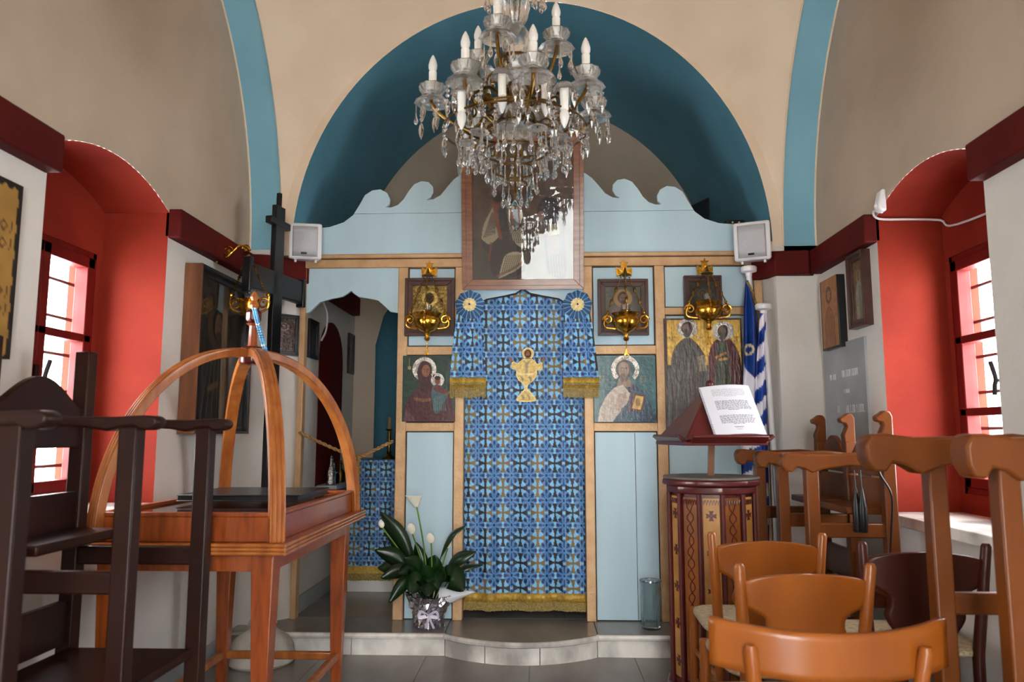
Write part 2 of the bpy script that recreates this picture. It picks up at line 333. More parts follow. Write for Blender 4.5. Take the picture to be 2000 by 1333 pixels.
    for xx in (XB - .004, XW - .004):
        struct(MB().tube([(s * xx, YC + (RY - .004) * math.cos(math.pi * i / 40), ZS + (RZ - .004) * math.sin(math.pi * i / 40)) for i in range(41)], .006, 6).build('trim_bead_' + side, 'cream'), 'thin cream bead along the blue arch')
    # sanctuary cornice
    xs = sorted((s * 1.35, s * 1.43)); struct(MB().box((xs[0], 5.0, CZ0), (xs[1], 5.88, CZ1)).build('trim_cornice_sanctuary_' + side, 'dark_red', bevel=.006), 'dark red cornice inside the sanctuary')
    # west bay
    struct(MB().box((min(s * XB, s * 1.8), -1.4, 0), (max(s * XB, s * 1.8), 1.81, ZS + .02)).build('wall_west_' + side, 'white_wall', smooth=False), 'white wall of the entrance bay')
# vaults
def sail(u, v):
    X, Y = math.sin(math.pi * (u - .5)), math.sin(math.pi * (v - .5)); return (XB * X, YC + RY * Y, ZS + RZ * math.sqrt(max(0, 2 - X * X - Y * Y)))
m = MB().grid(sail, 48, 48)
m.grid(lambda u, v: ((XA + (XB + .004 - XA) * v) * math.cos(math.pi * u), YE, ZS + RZ * math.sin(math.pi * u)), 60, 1)
for s in (-1, 1): m.box((min(s * 1.425, s * 1.75), YE + .001, ZS - .03), (max(s * 1.425, s * 1.75), YR, ZS + .03))
struct(m.build('ceiling', 'cream', sharp=50), 'cream dome on corner pendentives')
struct(MB().grid(lambda u, v: (XA * math.cos(math.pi * u), YE + (YR - YE) * v, ZS + RZ * math.sin(math.pi * u)), 60, 4).build('ceiling_vault', 'vault_blue'), 'deep blue barrel vault over the sanctuary')
struct(MB().grid(lambda u, v: (XB * math.cos(math.pi * u), -1.4 + (YC - RY + 1.4) * v, ZS + RZ * math.sin(math.pi * u)), 40, 2).build('ceiling_west', 'cream'), 'cream barrel vault of the entrance bay')
# east wall and apse
AW = 1.22; aps = lambda t: arch_z(t, 1.9, .75)
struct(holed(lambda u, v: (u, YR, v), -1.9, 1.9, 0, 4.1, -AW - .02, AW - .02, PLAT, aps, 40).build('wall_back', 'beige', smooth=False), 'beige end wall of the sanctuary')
def apse(u, v):
    t = math.pi * u
    if v < .6: return (-.02 + 1.012 * AW * math.cos(t), YR + .75 * math.sin(t), PLAT + (1.9 - PLAT) * v / .6)
    q = (v - .6) / .4 * math.pi / 2; return (-.02 + 1.012 * AW * math.cos(t) * math.cos(q), YR + .75 * math.sin(t) * math.cos(q), 1.9 + .765 * math.sin(q))
struct(MB().grid(apse, 32, 30).build('wall_apse', 'vault_blue'), 'blue painted apse niche behind the altar')
# west wall with its open door, and the yard outside
struct(holed(lambda u, v: (u, -1.4, v), -1.9, 1.9, 0, 4.1, -.22, .78, 0, lambda t: 2.5, 1).build('wall_front', 'white_wall', smooth=False), 'white entrance wall with an open doorway')
for x in (-.22, .78): struct(MB().box((x - .03, -1.6, 0), (x + .03, -1.38, 2.5)).build('door_1', 'frame_red', bevel=.004), 'red jamb of the open entrance door')
portal((.28, -1.45, 1.25), (R(90), 0, 0), 1.0, 2.5)
yard = struct(MB().box((-4, -9, -.12), (4, -1.42, -.02)).build('ground', 'paving_white', smooth=False), 'whitewashed paved yard outside the door')
for j in range(9):
    for i in range(9):
        c = Vector((-2.2 + i * .55 + random.uniform(-.06, .06) + .27 * (j % 2), -1.9 - j * .5 + random.uniform(-.05, .05), -.019)); rx, ry = random.uniform(.19, .25), random.uniform(.17, .21)
        MB().prism([(c.x + rx * math.cos(q * .628) * random.uniform(.9, 1.1), c.y + ry * math.sin(q * .628) * random.uniform(.9, 1.1)) for q in range(10)], 'z', -.03, -.008).build('paving_stone', 'paving_stone', yard, smooth=False)
struct(MB().box((-4, -7.2, -.1), (4, -7, 3)).build('wall_yard', 'paving_white', smooth=False), 'whitewashed wall across the yard')
# floor of marble slabs
fl = struct(MB().box((-1.9, -1.42, -.1), (1.9, 4.6, -.012)).build('floor', 'dark_line', smooth=False), 'grey marble slab floor of the nave')
sl = [(.557, .86)]
for i in range(6):
    for j in range(7):
        x0 = -1.69 + i * .5633; y0 = -1.4 + j * .83 + (.0); y1 = min(y0 + .83, 4.42)
        if y1 > y0: MB().box((x0 + .0012, y0 + .0012, -.03), (x0 + .562, y1 - .0012, 0)).build('slab', 'floor_marble', fl, smooth=False)
# platform: riser pieces and treads, the middle one bowed out
XP = -.05; HB = .415
def front(x, y0=4.285): d = abs(x - XP) / HB; return y0 - (.165 * math.cos(d * math.pi / 2) ** .8 if d < 1 else 0)
pl = struct(MB().box((-1.42, 4.5, 0), (1.42, 6.8, PLAT - .03)).build('floor_platform', 'dark_line', smooth=False), 'marble step and floor of the raised sanctuary')
cuts = [-1.66, -.98, XP - HB, XP - HB * .45, XP + HB * .25, XP + HB, .95, 1.66]
for a, b in zip(cuts, cuts[1:]):
    xs = [a + .002 + (b - a - .004) * i / 8 for i in range(9)]
    MB().prism([(x, front(x) + .03) for x in xs] + [(b - .002, 4.52), (a + .002, 4.52)], 'z', 0, PLAT - .03).build('riser', 'step_marble', pl, smooth=False)
tc = [-1.66, XP - HB, XP + HB, 1.66]
for a, b in zip(tc, tc[1:]):
    xs = [a + .001 + (b - a - .002) * i / 24 for i in range(25)]
    MB().prism([(x, front(x)) for x in xs] + [(b - .001, 4.64), (a + .001, 4.64)], 'z', PLAT - .03, PLAT).build('tread', 'tread_marble', pl, bevel=.004, smooth=False)
    xs = [a + (b - a) * i / 24 for i in range(25)]
    MB().tube([(x, front(x) + .004, PLAT - .016) for x in xs], .016, 8).build('nosing', 'step_marble', pl)
for a, b in ((-1.42, -.6), (-.6, .2), (.2, 1.42)): MB().box((a + .001, 4.641, PLAT - .03), (b - .001, 6.75, PLAT)).build('slab', 'floor_marble', pl, smooth=False)
for y0, y1 in ((1.81, 3.0), (3.0, 4.25)): struct(MB().box((-1.69, y0, 0), (-1.672, y1 - .002, .1)).build('baseboard_left', 'plaque_marble', bevel=.002), 'grey marble skirting along the side wall')
struct(MB().box((-1.41, 4.7, PLAT), (-1.395, 5.94, PLAT + .1)).build('baseboard_sanctuary', 'plaque_marble', bevel=.002), 'grey marble skirting inside the sanctuary')
# sanctuary side niche: dark red arched recess
ny0, ny1 = 5.0, 5.6
m = holed(lambda u, v: (-1.402, u, v), ny0 - .001, ny1 + .001, .86, 1.99, ny0, ny1, .86, lambda t: arch_z(t, 1.72, .26), 24)
m = MB(); n = 24
pr = [(ny0, .86), (ny1, .86)] + [(ny1 - (ny1 - ny0) * i / n, arch_z(1 - i / n, 1.72, .26)) for i in range(n + 1)]
struct(MB().prism(pr, 'x', -1.409, -1.404).build('trim_sanctuary_niche', 'dark_red', smooth=False), 'dark red arched panel in the sanctuary wall')
# ------------------------------------------------------------------ icon screen
def fx(px, py=850, y=YI): return U(px, py, 'y', y).x
def fz(py, px=1022, y=YI): return U(px, py, 'y', y).z
IC = thing('icon_screen', 'pale blue wooden icon screen framed in gold with a wave crest', 'icon screen', (-.03, YI, PLAT))
XL, XR = -1.405, 1.40
posts = [(-1.41, -1.375), (-.805, -.745), (-.455, -.397), (.325, .38), (.755, .815), (1.355, 1.40)]
zb0, zb1 = fz(523), fz(497)
for a, b in posts: MB().box((a, YI - .03, PLAT), (b, YI + .03, zb0)).build('post', 'gold_paint', IC, bevel=.004)
MB().box((XL, YI - .034, zb0), (XR, YI + .03, zb1 - .03)).build('beam', 'gold_paint', IC, bevel=.004)
MB().box((XL, YI - .045, zb1 - .026), (XR, YI + .03, zb1)).build('beam_moulding', 'gold_paint', IC, bevel=.006)
MB().box((XL, YI - .03, zb1 - .031), (XR, YI + .02, zb1 - .025)).build('groove', 'dark_line', IC)
def cell(i, z0, z1, kind='panel'):      # a panel between posts i and i + 1 with its dark reveal line
    x0, x1 = posts[i][1], posts[i + 1][0]
    MB().box((x0, YI - .004, z0), (x1, YI + .012, z1)).build('reveal', 'dark_line', IC)
    g = .006; MB().box((x0 + g, YI - .012, z0 + g), (x1 - g, YI + .01, z1 - g)).build('panel', 'icon_blue', IC, bevel=.002)
def rail(i, z0, z1): MB().box((posts[i][1] - .002, YI - .028, z0), (posts[i + 1][0] + .002, YI + .02, z1)).build('rail', 'gold_paint', IC, bevel=.004)
r1a, r1b, r2a, r2b = fz(694), fz(677), fz(843), fz(826)
for i in (1, 3):
    cell(i, r1b, zb0); rail(i, r1a, r1b); rail(i, r2a, r2b); cell(i, PLAT, r2a); cell(i, r2b, r1a)
r3a, r3b = fz(618), fz(604)
cell(4, r3b, zb0); rail(4, r3a, r3b); cell(4, r2b - .05, r3a); rail(4, r2a - .05, r2b - .05); cell(4, PLAT, r2a - .05)
# plank joint of the tall lower panel
MB().box((.62, YI - .0135, PLAT + .01), (.623, YI - .01, r2a - .01)).build('plank_joint', 'dark_line', IC)
# head panel of the side door with its ogee cut
g = [(62, 690), (85, 685), (105, 665), (130, 641), (180, 627), (228, 618), (250, 605), (266, 592), (282, 607), (305, 622), (340, 626), (385, 635), (415, 660), (440, 685), (475, 691)]
gp = [(fx(560 + x / 2.222), fz(300 + y / 2.222)) for x, y in g]; gp[0] = (posts[0][1], gp[0][1]); gp[-1] = (posts[1][0], gp[-1][1])
MB().prism(gp + [(posts[1][0], zb0), (posts[0][1], zb0)], 'y', YI - .015, YI + .008).build('door_head', 'icon_blue', IC, smooth=False)
og = [(posts[2][1], fz(602)), (fx(930), fz(597)), (fx(950), fz(586)), (fx(985), fz(580)), (fx(1008), fz(575)), (fx(1022), fz(566)), (fx(1036), fz(575)), (fx(1060), fz(580)), (fx(1093), fz(586)), (fx(1112), fz(597)), (posts[3][0], fz(602))]
MB().prism(og + [(posts[3][0], zb0), (posts[2][1], zb0)], 'y', YI - .02, YI + .004).build('door_head', 'icon_blue', IC, smooth=False)
MB().tube([(x, YI - .02, z) for x, z in og], .005, 6).build('door_head_edge', 'dark_line', IC)
# crest: two planks cut to a wave outline
h = [(600, 445), (645, 441), (672, 432), (690, 418), (703, 396), (712, 379), (726, 370), (742, 368), (755, 375), (761, 387), (760, 397), (753, 403), (764, 404), (777, 399), (788, 388), (797, 373), (808, 359), (822, 353), (836, 355), (845, 364), (846, 376), (841, 385), (832, 390), (846, 389), (860, 381), (872, 366), (886, 350), (905, 337), (960, 322)]
cx0 = fx(1021.5); left = [(fx(x, 450), fz(y)) for x, y in h]
outline = left + [(cx0, fz(316))] + [(2 * cx0 - x, z) for x, z in left[::-1]]
zj = fz(415.5)
def clip(poly, z, keep_up):
    out = []
    for i in range(len(poly)):
        p, q = poly[i], poly[(i + 1) % len(poly)]; a, b = (p[1] >= z) == keep_up, (q[1] >= z) == keep_up
        if a: out.append(p)
        if a != b: t = (z - p[1]) / (q[1] - p[1]); out.append((p[0] + (q[0] - p[0]) * t, z))
    return out
full = outline + [(2 * cx0 - left[0][0], zb1), (left[0][0], zb1)]
MB().prism(clip(full, zj - .0015, False), 'y', YI - .012, YI + .012).build('crest_plank', 'icon_blue', IC, smooth=False)
MB().prism(clip(full, zj + .0015, True), 'y', YI - .012, YI + .012).build('crest_plank', 'icon_blue', IC, smooth=False)
# ------------------------------------------------------------------ pictures
def framed(name, label, cat, px, depth, y, fm, fwid, pic, m='paint_gloss', glass=False, tilt=0, mats=None):
    x0, x1 = fx(px[0], (px[1] + px[3]) / 2, y), fx(px[2], (px[1] + px[3]) / 2, y); z1, z0 = fz(px[1], (px[0] + px[2]) / 2, y), fz(px[3], (px[0] + px[2]) / 2, y)
    W, H = x1 - x0, z1 - z0; t = thing(name, label, cat, ((x0 + x1) / 2, y, z0)); t.rotation_euler = (R(tilt), 0, 0)
    frame_parts(t, W, H, depth, fm, fwid); face(t, W - 2 * fwid, H - 2 * fwid, fwid, depth, pic, m, glass); return t
def frame_parts(t, W, H, d, fm, fwid):
    if not fwid: MB().box((-W / 2, .002, 0), (W / 2, d, H)).build('board', fm, t, True, bevel=.003); return
    MB().box((-W / 2 + fwid * .5, d * .5, fwid * .5), (W / 2 - fwid * .5, d, H - fwid * .5)).build('backing', fm, t, True)
    a = fwid * .42
    for sgn in (-1, 1):
        o = [(sgn * W / 2, 0), (sgn * W / 2, H), (sgn * (W / 2 - fwid), H - fwid), (sgn * (W / 2 - fwid), fwid)]
        f = MB().prism(o, 'y', d * .25, d).build('frame_side', fm, t, True, bevel=.002); MB().prism([(sgn * W / 2, 0), (sgn * W / 2, H), (sgn * (W / 2 - a), H - a), (sgn * (W / 2 - a), a)], 'y', 0, d * .3).build('moulding', fm, f, True, bevel=.002)
        z = 0 if sgn < 0 else H; k = -sgn
        f = MB().prism([(-W / 2, z), (W / 2, z), (W / 2 - fwid, z + k * fwid), (-W / 2 + fwid, z + k * fwid)], 'y', d * .25, d).build('frame_rail', fm, t, True, bevel=.002)
        MB().prism([(-W / 2, z), (W / 2, z), (W / 2 - a, z + k * a), (-W / 2 + a, z + k * a)], 'y', 0, d * .3).build('moulding', fm, f, True, bevel=.002)
def face(t, W, H, z0, d, pic, m, glass):
    y = d * .48 if z0 else 0; bx = pic.box
    pic.mesh('painted_panel', lambda X, Y: (-W / 2 + W * (X - bx[0]) / (bx[2] - bx[0]), y + 0 * X, z0 + H * (1 - (Y - bx[1]) / (bx[3] - bx[1]))), m, t, True)
    if glass: MB().add([(-W / 2, d * .34, z0), (W / 2, d * .34, z0), (W / 2, d * .34, z0 + H), (-W / 2, d * .34, z0 + H)], [(0, 1, 2, 3)]).build('glass', 'picture_glass', t, True, smooth=False)
# the big painting over the royal door: two seated robed figures on a brown ground, in photograph pixels
p = Paint((924, 300, 1118, 546), 150, 190, '4a382c'); p.mottle(.25, 12)
p.put((p.Y > 470).astype(float) * .5, '2c3326')
p.poly([(940, 470), (950, 440), (966, 412), (978, 395), (992, 390), (1008, 400), (1018, 430), (1028, 470), (1030, 490), (1020, 496), (1022, 510), (1025, 530), (1000, 543), (975, 545), (960, 530), (955, 500), (945, 490)], '2a1f1b', 1, 6)
p.poly([(941, 472), (946, 448), (958, 425), (968, 412), (967, 440), (975, 465), (968, 475), (955, 482)], '8d8168', 1, 5)
p.poly([(986, 400), (1000, 410), (1010, 432), (1022, 462), (1029, 480), (1026, 490), (1012, 485), (1000, 470), (993, 440)], '93866e', 1, 5)
p.poly([(974, 544), (980, 520), (988, 502), (1005, 496), (1020, 500), (1023, 515), (1010, 528), (985, 540)], '95876b', 1, 5)
p.line([(966, 405), (970, 430), (978, 470)], 7, '6e2f1e'); p.line([(972, 540), (995, 530), (1020, 516)], 5, '6b4028', .8); p.line([(960, 480), (956, 510)], 4, '6b3420', .8)
for k in range(8): p.line([(990 + k * 2, 415), (998 + k * 4, 480)], 2.2, '40382c', .9); p.line([(946 + k * 3, 470 - k), (962 + k * 1.2, 425 + k)], 1.8, '463c2e', .9); p.line([(980 + k * 4, 535 - k), (990 + k * 4, 502)], 2, '4a4030', .9)
p.ell(975, 405, 9, 12, '5a3524', .9); p.ell(973, 398, 11, 9, '2b1c14', .9); p.ell(966, 430, 5, 9, '6a432e', .8, rot=30)
p.poly([(1048, 420), (1058, 402), (1075, 398), (1090, 412), (1098, 440), (1102, 480), (1104, 530), (1098, 545), (1078, 540), (1068, 530), (1065, 500), (1062, 470), (1066, 448), (1052, 444)], '1f1b1c', 1, 6)
p.poly([(1070, 445), (1088, 448), (1092, 465), (1070, 468)], '8a8266', .9); p.poly([(1066, 470), (1090, 470), (1092, 500), (1068, 505)], '4a2a20', .9); p.ell(1056, 432, 7, 9, '6e4a36', .8)
for k in range(6): p.line([(1072 + k * 5, 505), (1075 + k * 5, 540)], 2.2, '4a342a', .8)
PT = framed('painting', 'large framed painting of two robed figures above the blue curtain', 'painting', (904, 272, 1139, 566), .05, YI - .085, 'frame_wood', .062, p, 'paint', True, tilt=10)
# icons set in and hung on the screen
p = Paint((0, 0, 100, 125), 70, 88, '7a6334'); p.mottle(.5, 3); p.figure(50, 24, 13, '8d7a48', '6b5a30', '3a2a1e', 'b59a58', 38, 125, '4a3a20'); p.mottle(.3, 2)
mat('revetment', 'attr', rough=.3, metal=.8, bump=.6, scale=70)
framed('icon', 'small icon in gilt relief cover and brown frame, beside the royal door rosette', 'icon', (790, 543, 887, 656), .035, YI - .068, 'brown_frame', .045, p, 'revetment')
p = Paint((0, 0, 100, 120), 70, 84, '4a463c'); p.mottle(.2, 6); p.figure(50, 18, 15, '5a4c44', '3d3a40', '6a4a38', '8a6a40', 44, 120)
framed('icon', 'small dark saint icon in a stepped brown frame above the bearded portrait', 'icon', (1168, 545, 1267, 655), .035, YI - .068, 'brown_frame', .045, p)
p = Paint((0, 0, 80, 120), 50, 76, '2f2a20'); p.mottle(.5, 6); p.figure(40, 34, 10, '3a3024', '2a2820', '5a4632', '4c4026', 30, 120)
framed('icon', 'narrow dark icon in brown frame above the gold ground saints', 'icon', (1337, 538, 1411, 625), .035, YI - .068, 'brown_frame', .035, p)
# Mother and child
p = Paint((786, 695, 890, 824), 100, 124, '1d3a30'); p.mottle(.35, 6)
p.poly([(789, 824), (792, 795), (805, 770), (818, 755), (832, 745), (848, 752), (862, 760), (880, 775), (887, 800), (887, 824)], '4a2024', 1, 6); p.poly([(789, 824), (793, 800), (806, 812), (815, 824)], '6a4858', .8)
p.ell(829, 722, 23, 24, 'b9b4aa'); p.ell(829, 722, 18, 19, '8d877c', .5); p.poly([(818, 750), (815, 725), (822, 708), (832, 706), (842, 714), (845, 735), (848, 752), (838, 765), (825, 765)], '3d1c1e', 1, 6)
p.ell(832, 725, 8, 12, '8a5a40'); p.ell(829, 722, 1.7, 1, '140c0a'); p.ell(836, 722, 1.7, 1, '140c0a'); p.line([(833, 722), (834, 729)], 1, '4a2a1c'); p.line([(831, 733), (836, 733)], 1, '5a1c18')
p.ell(855, 743, 13, 13, 'c4c0b6'); p.ell(855, 745, 5.5, 7.5, '7a4c36'); p.ell(855, 739, 6, 4, '33201a'); p.poly([(842, 770), (847, 755), (855, 752), (866, 757), (874, 775), (866, 790), (860, 805), (850, 808), (846, 790)], '3f5c60', 1, 5); p.poly([(845, 760), (855, 752), (872, 762), (876, 772), (858, 768)], '6a2424', .9)
p.line([(812, 780), (828, 783), (840, 781)], 6, '80533a'); p.line([(872, 772), (884, 763)], 4, '80533a')
for k in range(7): p.line([(800 + k * 6, 775), (797 + k * 7, 822)], 1.6, '28100f', .6); p.line([(850 + k * 3, 775), (848 + k * 4, 803)], 1, '6f9090', .6)
p.line([(799, 700), (799, 716)], 1, 'a8966a'); p.ell(799, 719, 3.5, 3.5, 'a8966a'); p.mottle(.2, 4)
def flat_icon(label, px, pic, y=YI - .052):
    return framed('icon', label, 'icon', px, .02, y, 'brown_frame', 0, pic)
flat_icon('icon of a veiled mother holding a child, silver haloes, on green ground', (786, 695, 889, 824), p)
# silver haloes stand proud of the board
def halo(parent_label, cx, cy, r, r2, y, a0=0, a1=360):
    c = U(cx, cy, 'y', y); k = .0030; n = 40; m = MB()
    R1, R2 = r * k, r2 * k; out = [(c.x + R1 * math.cos(R(a0 + (a1 - a0) * i / n)), c.z + R1 * math.sin(R(a0 + (a1 - a0) * i / n))) for i in range(n + 1)]; inn = [(c.x + R2 * math.cos(R(a0 + (a1 - a0) * i / n)), c.z + R2 * math.sin(R(a0 + (a1 - a0) * i / n))) for i in range(n + 1)]
    for i in range(n):
        m.prism([out[i], out[i + 1], inn[i + 1], inn[i]], 'y', y - .004, y)
    o = [q for q in bpy.data.objects if q.get('label') == parent_label][0]; return m.build('silver_halo', 'silver', o)
lab = 'icon of a veiled mother holding a child, silver haloes, on green ground'
halo(lab, 829, 722, 24, 17, YI - .053, -40, 220); halo(lab, 855, 743, 13, 8.5, YI - .053, -60, 200)
# bearded man with a book
p = Paint((1160, 695, 1283, 826), 112, 120, '2b5a5e'); p.mottle(.25, 7)
p.poly([(1166, 826), (1170, 800), (1182, 775), (1196, 757), (1215, 748), (1240, 752), (1262, 770), (1274, 795), (1278, 826)], '22384c', 1, 3); p.poly([(1211, 738), (1231, 738), (1238, 756), (1204, 758)], '8a725e')
p.poly([(1167, 826), (1171, 800), (1183, 776), (1200, 758), (1218, 752), (1232, 770), (1222, 800), (1206, 812), (1196, 826)], 'b5a696', 1); p.poly([(1208, 772), (1226, 766), (1230, 782), (1210, 804), (1200, 800)], 'a48878', .7)
p.poly([(1204, 826), (1214, 800), (1236, 780), (1250, 826)], '2a4558', .95); p.line([(1236, 752), (1232, 785), (1226, 808)], 4, '5a3428', .8)
p.ell(1221, 720, 22, 24, '3d5a58', .6); p.ell(1220, 722, 15, 20, '4a3a30'); p.ell(1220, 722, 10.5, 16, '98806c'); p.ell(1220, 738, 9, 9, '6a5446', .8); p.ell(1216, 719, 2, 1.2, '281c16'); p.ell(1225, 719, 2, 1.2, '281c16'); p.line([(1220, 719), (1221, 728)], 1.3, '6a4c3a'); p.line([(1217, 733), (1224, 733)], 1.4, '70382e')
p.poly([(1240, 770), (1262, 774), (1254, 806), (1231, 802)], '6a2c1c'); p.poly([(1243, 773), (1259, 776), (1252, 802), (1235, 799)], 'c09a48'); p.ell(1247, 787, 5, 8, '7a5a24', .8); p.line([(1170, 735), (1170, 746)], 2, '7a6a50')
for x, t in ((1172, 'E'), (1254, 'X')): p.line([(x, 735), (x, 747)], 1.6, '8a7858', .8); p.line([(x, 735), (x + 8, 735), (x + 8, 747)], 1.6, '8a7858', .8); p.line([(x, 747), (x + 6, 747)], 1.4, '8a7858', .8)
for k in range(8): p.line([(1180 + k * 5, 775), (1172 + k * 6, 824)], 1.2, '8a7868', .5)
p.mottle(.18, 4)
lab = 'icon of a bearded man with a gilded book, silver halo, on teal ground'
flat_icon(lab, (1160, 696, 1281, 825), p); halo(lab, 1221, 722, 28, 19, YI - .053, -48, 228)
# two standing saints on gold
p = Paint((1298, 622, 1452, 850), 120, 170, 'd3a843'); p.mottle(.18, 5)
p.put(((p.X < 1304) | (p.X > 1449) | (p.Y < 626)).astype(float), '3c1c1a'); p.put((p.Y > 715).astype(float), '35281f', .9)
p.poly([(1300, 850), (1304, 770), (1312, 700), (1325, 672), (1345, 660), (1362, 672), (1374, 690), (1380, 715), (1384, 850)], '4a4440', 1, 6)
p.poly([(1384, 850), (1384, 715), (1390, 680), (1402, 664), (1416, 658), (1432, 668), (1444, 690), (1448, 720), (1450, 850)], '54201f', 1, 6)
p.poly([(1402, 672), (1420, 668), (1422, 700), (1430, 760), (1405, 800), (1396, 740)], '33442c', .9); p.line([(1400, 700), (1418, 692)], 5, 'a0703c'); p.line([(1406, 705), (1420, 703)], 5, 'b08038'); p.poly([(1362, 700), (1376, 694), (1382, 726), (1366, 728)], '8d8068')
for cx, cy in ((1343, 642), (1413, 648)): p.ell(cx, cy, 19, 19, 'b8b4ac'); p.ell(cx, cy, 12, 16, '3a2e28'); p.ell(cx, cy + 1, 7, 10, '6a5040'); p.ell(cx, cy + 10, 7, 9, '4a4240')
for x0, x1, y in ((1308, 1322, 660), (1312, 1318, 666), (1362, 1378, 660), (1382, 1394, 660), (1428, 1446, 660), (1430, 1444, 667)):
    for x in np.arange(x0, x1, 3.4): p.line([(x, y - 2.4), (x, y + 2.4)], 1, '5a2a1a', .8); p.line([(x, y - 2.2 * random.choice((-1, 1))), (x + 2, y)], .8, '5a2a1a', .8)
for k in range(22): x = 1306 + k * 6.5; p.line([(x, 700 + (k % 3) * 12), (x - 3, 848)], 1.8, random.choice(('82756a', '1c1614', '6a3a34', '55605c')), .6)
p.mottle(.35, 3)
mat('old_paint', 'attr', rough=.3, coat=.3, bump=.9, scale=45, stretch=(1, 1, .35)); lab = 'worn icon of two standing saints with silver haloes on gold ground'
framed('icon', lab, 'icon', (1299, 622, 1452, 848), .02, YI - .052, 'brown_frame', 0, p, 'old_paint')
halo(lab, 1343, 642, 19.5, 13, YI - .053, -50, 230); halo(lab, 1414, 648, 19.5, 13, YI - .053, -50, 230)
# ------------------------------------------------------------------ cloth
def pattern(u, v, cw=.1065, ch=.1455):  # woven crosses in a lattice of flowered roundels, u and v in metres
    ci = np.floor(u / cw); a = u / cw - ci - .5; b = v / ch - np.floor(v / ch) - .5; da, db = .5 - abs(a), .5 - abs(b)
    C = np.zeros(u.shape + (3,)); C[:] = lin('86c8f2')
    def put(mk, c, k=1.0): C[mk] = C[mk] * (1 - k) + np.array(lin(c)) * k
    p_ = (da / .5) ** 1.35 + (db / .5) ** 1.35; rd = p_ < 1.0; th = np.arctan2(db * np.sign(b), da * np.sign(a)); rr = np.hypot(da, db)
    put(rd, '6298d4'); put(rd & (np.cos(8 * th) > .2) & (rr > .12) & (rr < .42), '34568c'); put(rd & (np.hypot(da - .2, db - .2) < .085), '2b2f4c'); put(rd & ((np.hypot(da - .36, db) < .07) | (np.hypot(da, db - .36) < .06)), '39406a'); put(rd & (rr < .06), '1c2440'); put(rd & (abs(np.sin(12 * rr * 3)) < .22) & (rr < .3), '6aa0d0', .7)
    put((p_ > .93) & (p_ < 1.09), '98d4f2')
    cr = ((abs(a) < .054 + .6 * np.maximum(0, abs(b) - .12) ** 1.3) & (abs(b) < .38)) | ((abs(b) < .043 + .54 * np.maximum(0, abs(a) - .12) ** 1.3) & (abs(a) < .41))
    g = (np.sin(ci * 2.7 + np.floor(v / ch) * .35) > .55) | ((a > .06) & (np.sin(ci * 1.9 + .6) > .5)); put(cr & ~g, '37343a'); put(cr & g, '85704a')
    return C
def cloth_paint(box, W, H, step=.0047, off=(0, 0)):
    p = Paint(box, int(W / step), int(H / step), 'ffffff'); p.C = pattern((p.X - box[0]) / (box[2] - box[0]) * W + off[0], (p.Y - box[1]) / (box[3] - box[1]) * H + off[1]); return p
def fringe(m, x0, x1, z0, z1, y, n, wave=lambda x: 0):
    for i in range(n):
        x = x0 + (x1 - x0) * (i + .5) / n; w_ = (x1 - x0) / n * .42; dz = random.uniform(0, .006); yy = y + wave(x); m.box((x - w_, yy - .003, z0 + dz), (x + w_, yy + .003, z1))
    return m
CU = thing('curtain', 'blue curtain woven with crosses hanging in the royal door', 'curtain', (-.035, YI + .01, PLAT + .06))
cx0_, cx1_ = posts[2][1] + .002, posts[3][0] - .002; cz1, cz0 = fz(560), fz(1162, 1022); Wc, Hc = cx1_ - cx0_, cz1 - cz0
def fold(x, z): k = np.clip((cz1 - z) / 1.6, 0, 1); return .014 * k * np.sin((x - cx0_) * 26 + 1.2 * z) + .008 * k * np.sin((x - cx0_) * 57 + 2 + .8 * z)
p = cloth_paint((0, 0, 1, 1), Wc * 1.03, Hc, .0045, (.028, .02))
def cfn(X, Y): x = cx0_ + Wc * X; z = cz1 - Hc * Y; return x, YI + .022 + fold(x, z), z
p.mesh('cloth', cfn, 'cloth', CU)
zg = cz0; MB().grid(lambda u, v: (cx0_ + Wc * u, YI + .019 + float(fold(cx0_ + Wc * u, zg)), zg - .052 * v + .004), 60, 2).build('gold_band', 'gold_cloth', CU, solid=.004)
fringe(MB(), cx0_, cx1_, zg - .1, zg - .044, YI + .02, 170, lambda x: float(fold(x, zg))).build('fringe', 'fringe_gold', CU)
# embroidered figure in a chalice, sewn on the curtain
def sewn(name, pts, m, y, sm=5, t=.004, parent=CU):
    q = [U(960 + x / 9.52, 660 + yy / 9.52, 'y', YI) for x, yy in pts]; q = [(v.x, v.z) for v in q]
    if sm: q = [(v.x, v.y) for v in bez([(x, z, 0) for x, z in q + q[:1]], sm)][:-1]
    return MB().prism(q, 'y', y - t, y).build(name, m, parent, smooth=False)
mat('embroidery', 'e8d08a', 'cda955', 60, rough=.5, metal=.15, bump=.5); mat('embroidery_edge', 'f4e2b4', 'dcc078', 60, rough=.5, bump=.5); mat('thread_brown', '5a3020', '43221a', 60, rough=.7, bump=.3); mat('thread_skin', '9a6a4c', '7f5238', 60, rough=.7); mat('thread_grey', 'b0a08c', '8f806c', 60, rough=.7)
ye = YI + .004
body = [(560, 420), (620, 380), (720, 380), (790, 420), (860, 490), (930, 450), (950, 560), (930, 600), (850, 610), (850, 680), (790, 790), (690, 870), (680, 960), (760, 1040), (820, 1180), (470, 1180), (530, 1040), (605, 960), (590, 870), (500, 790), (455, 690), (460, 600), (370, 580), (385, 440), (480, 480), (520, 440)]
em = sewn('embroidery', body, 'embroidery_edge', ye, 3); cen = (650, 780)
sewn('tunic', [(575, 430), (640, 400), (700, 395), (780, 430), (850, 510), (920, 475), (935, 545), (920, 590), (830, 600), (800, 650), (650, 665), (500, 650), (470, 590), (385, 570), (398, 470), (490, 500), (530, 450)], 'embroidery', ye - .004, 3, .002, em)
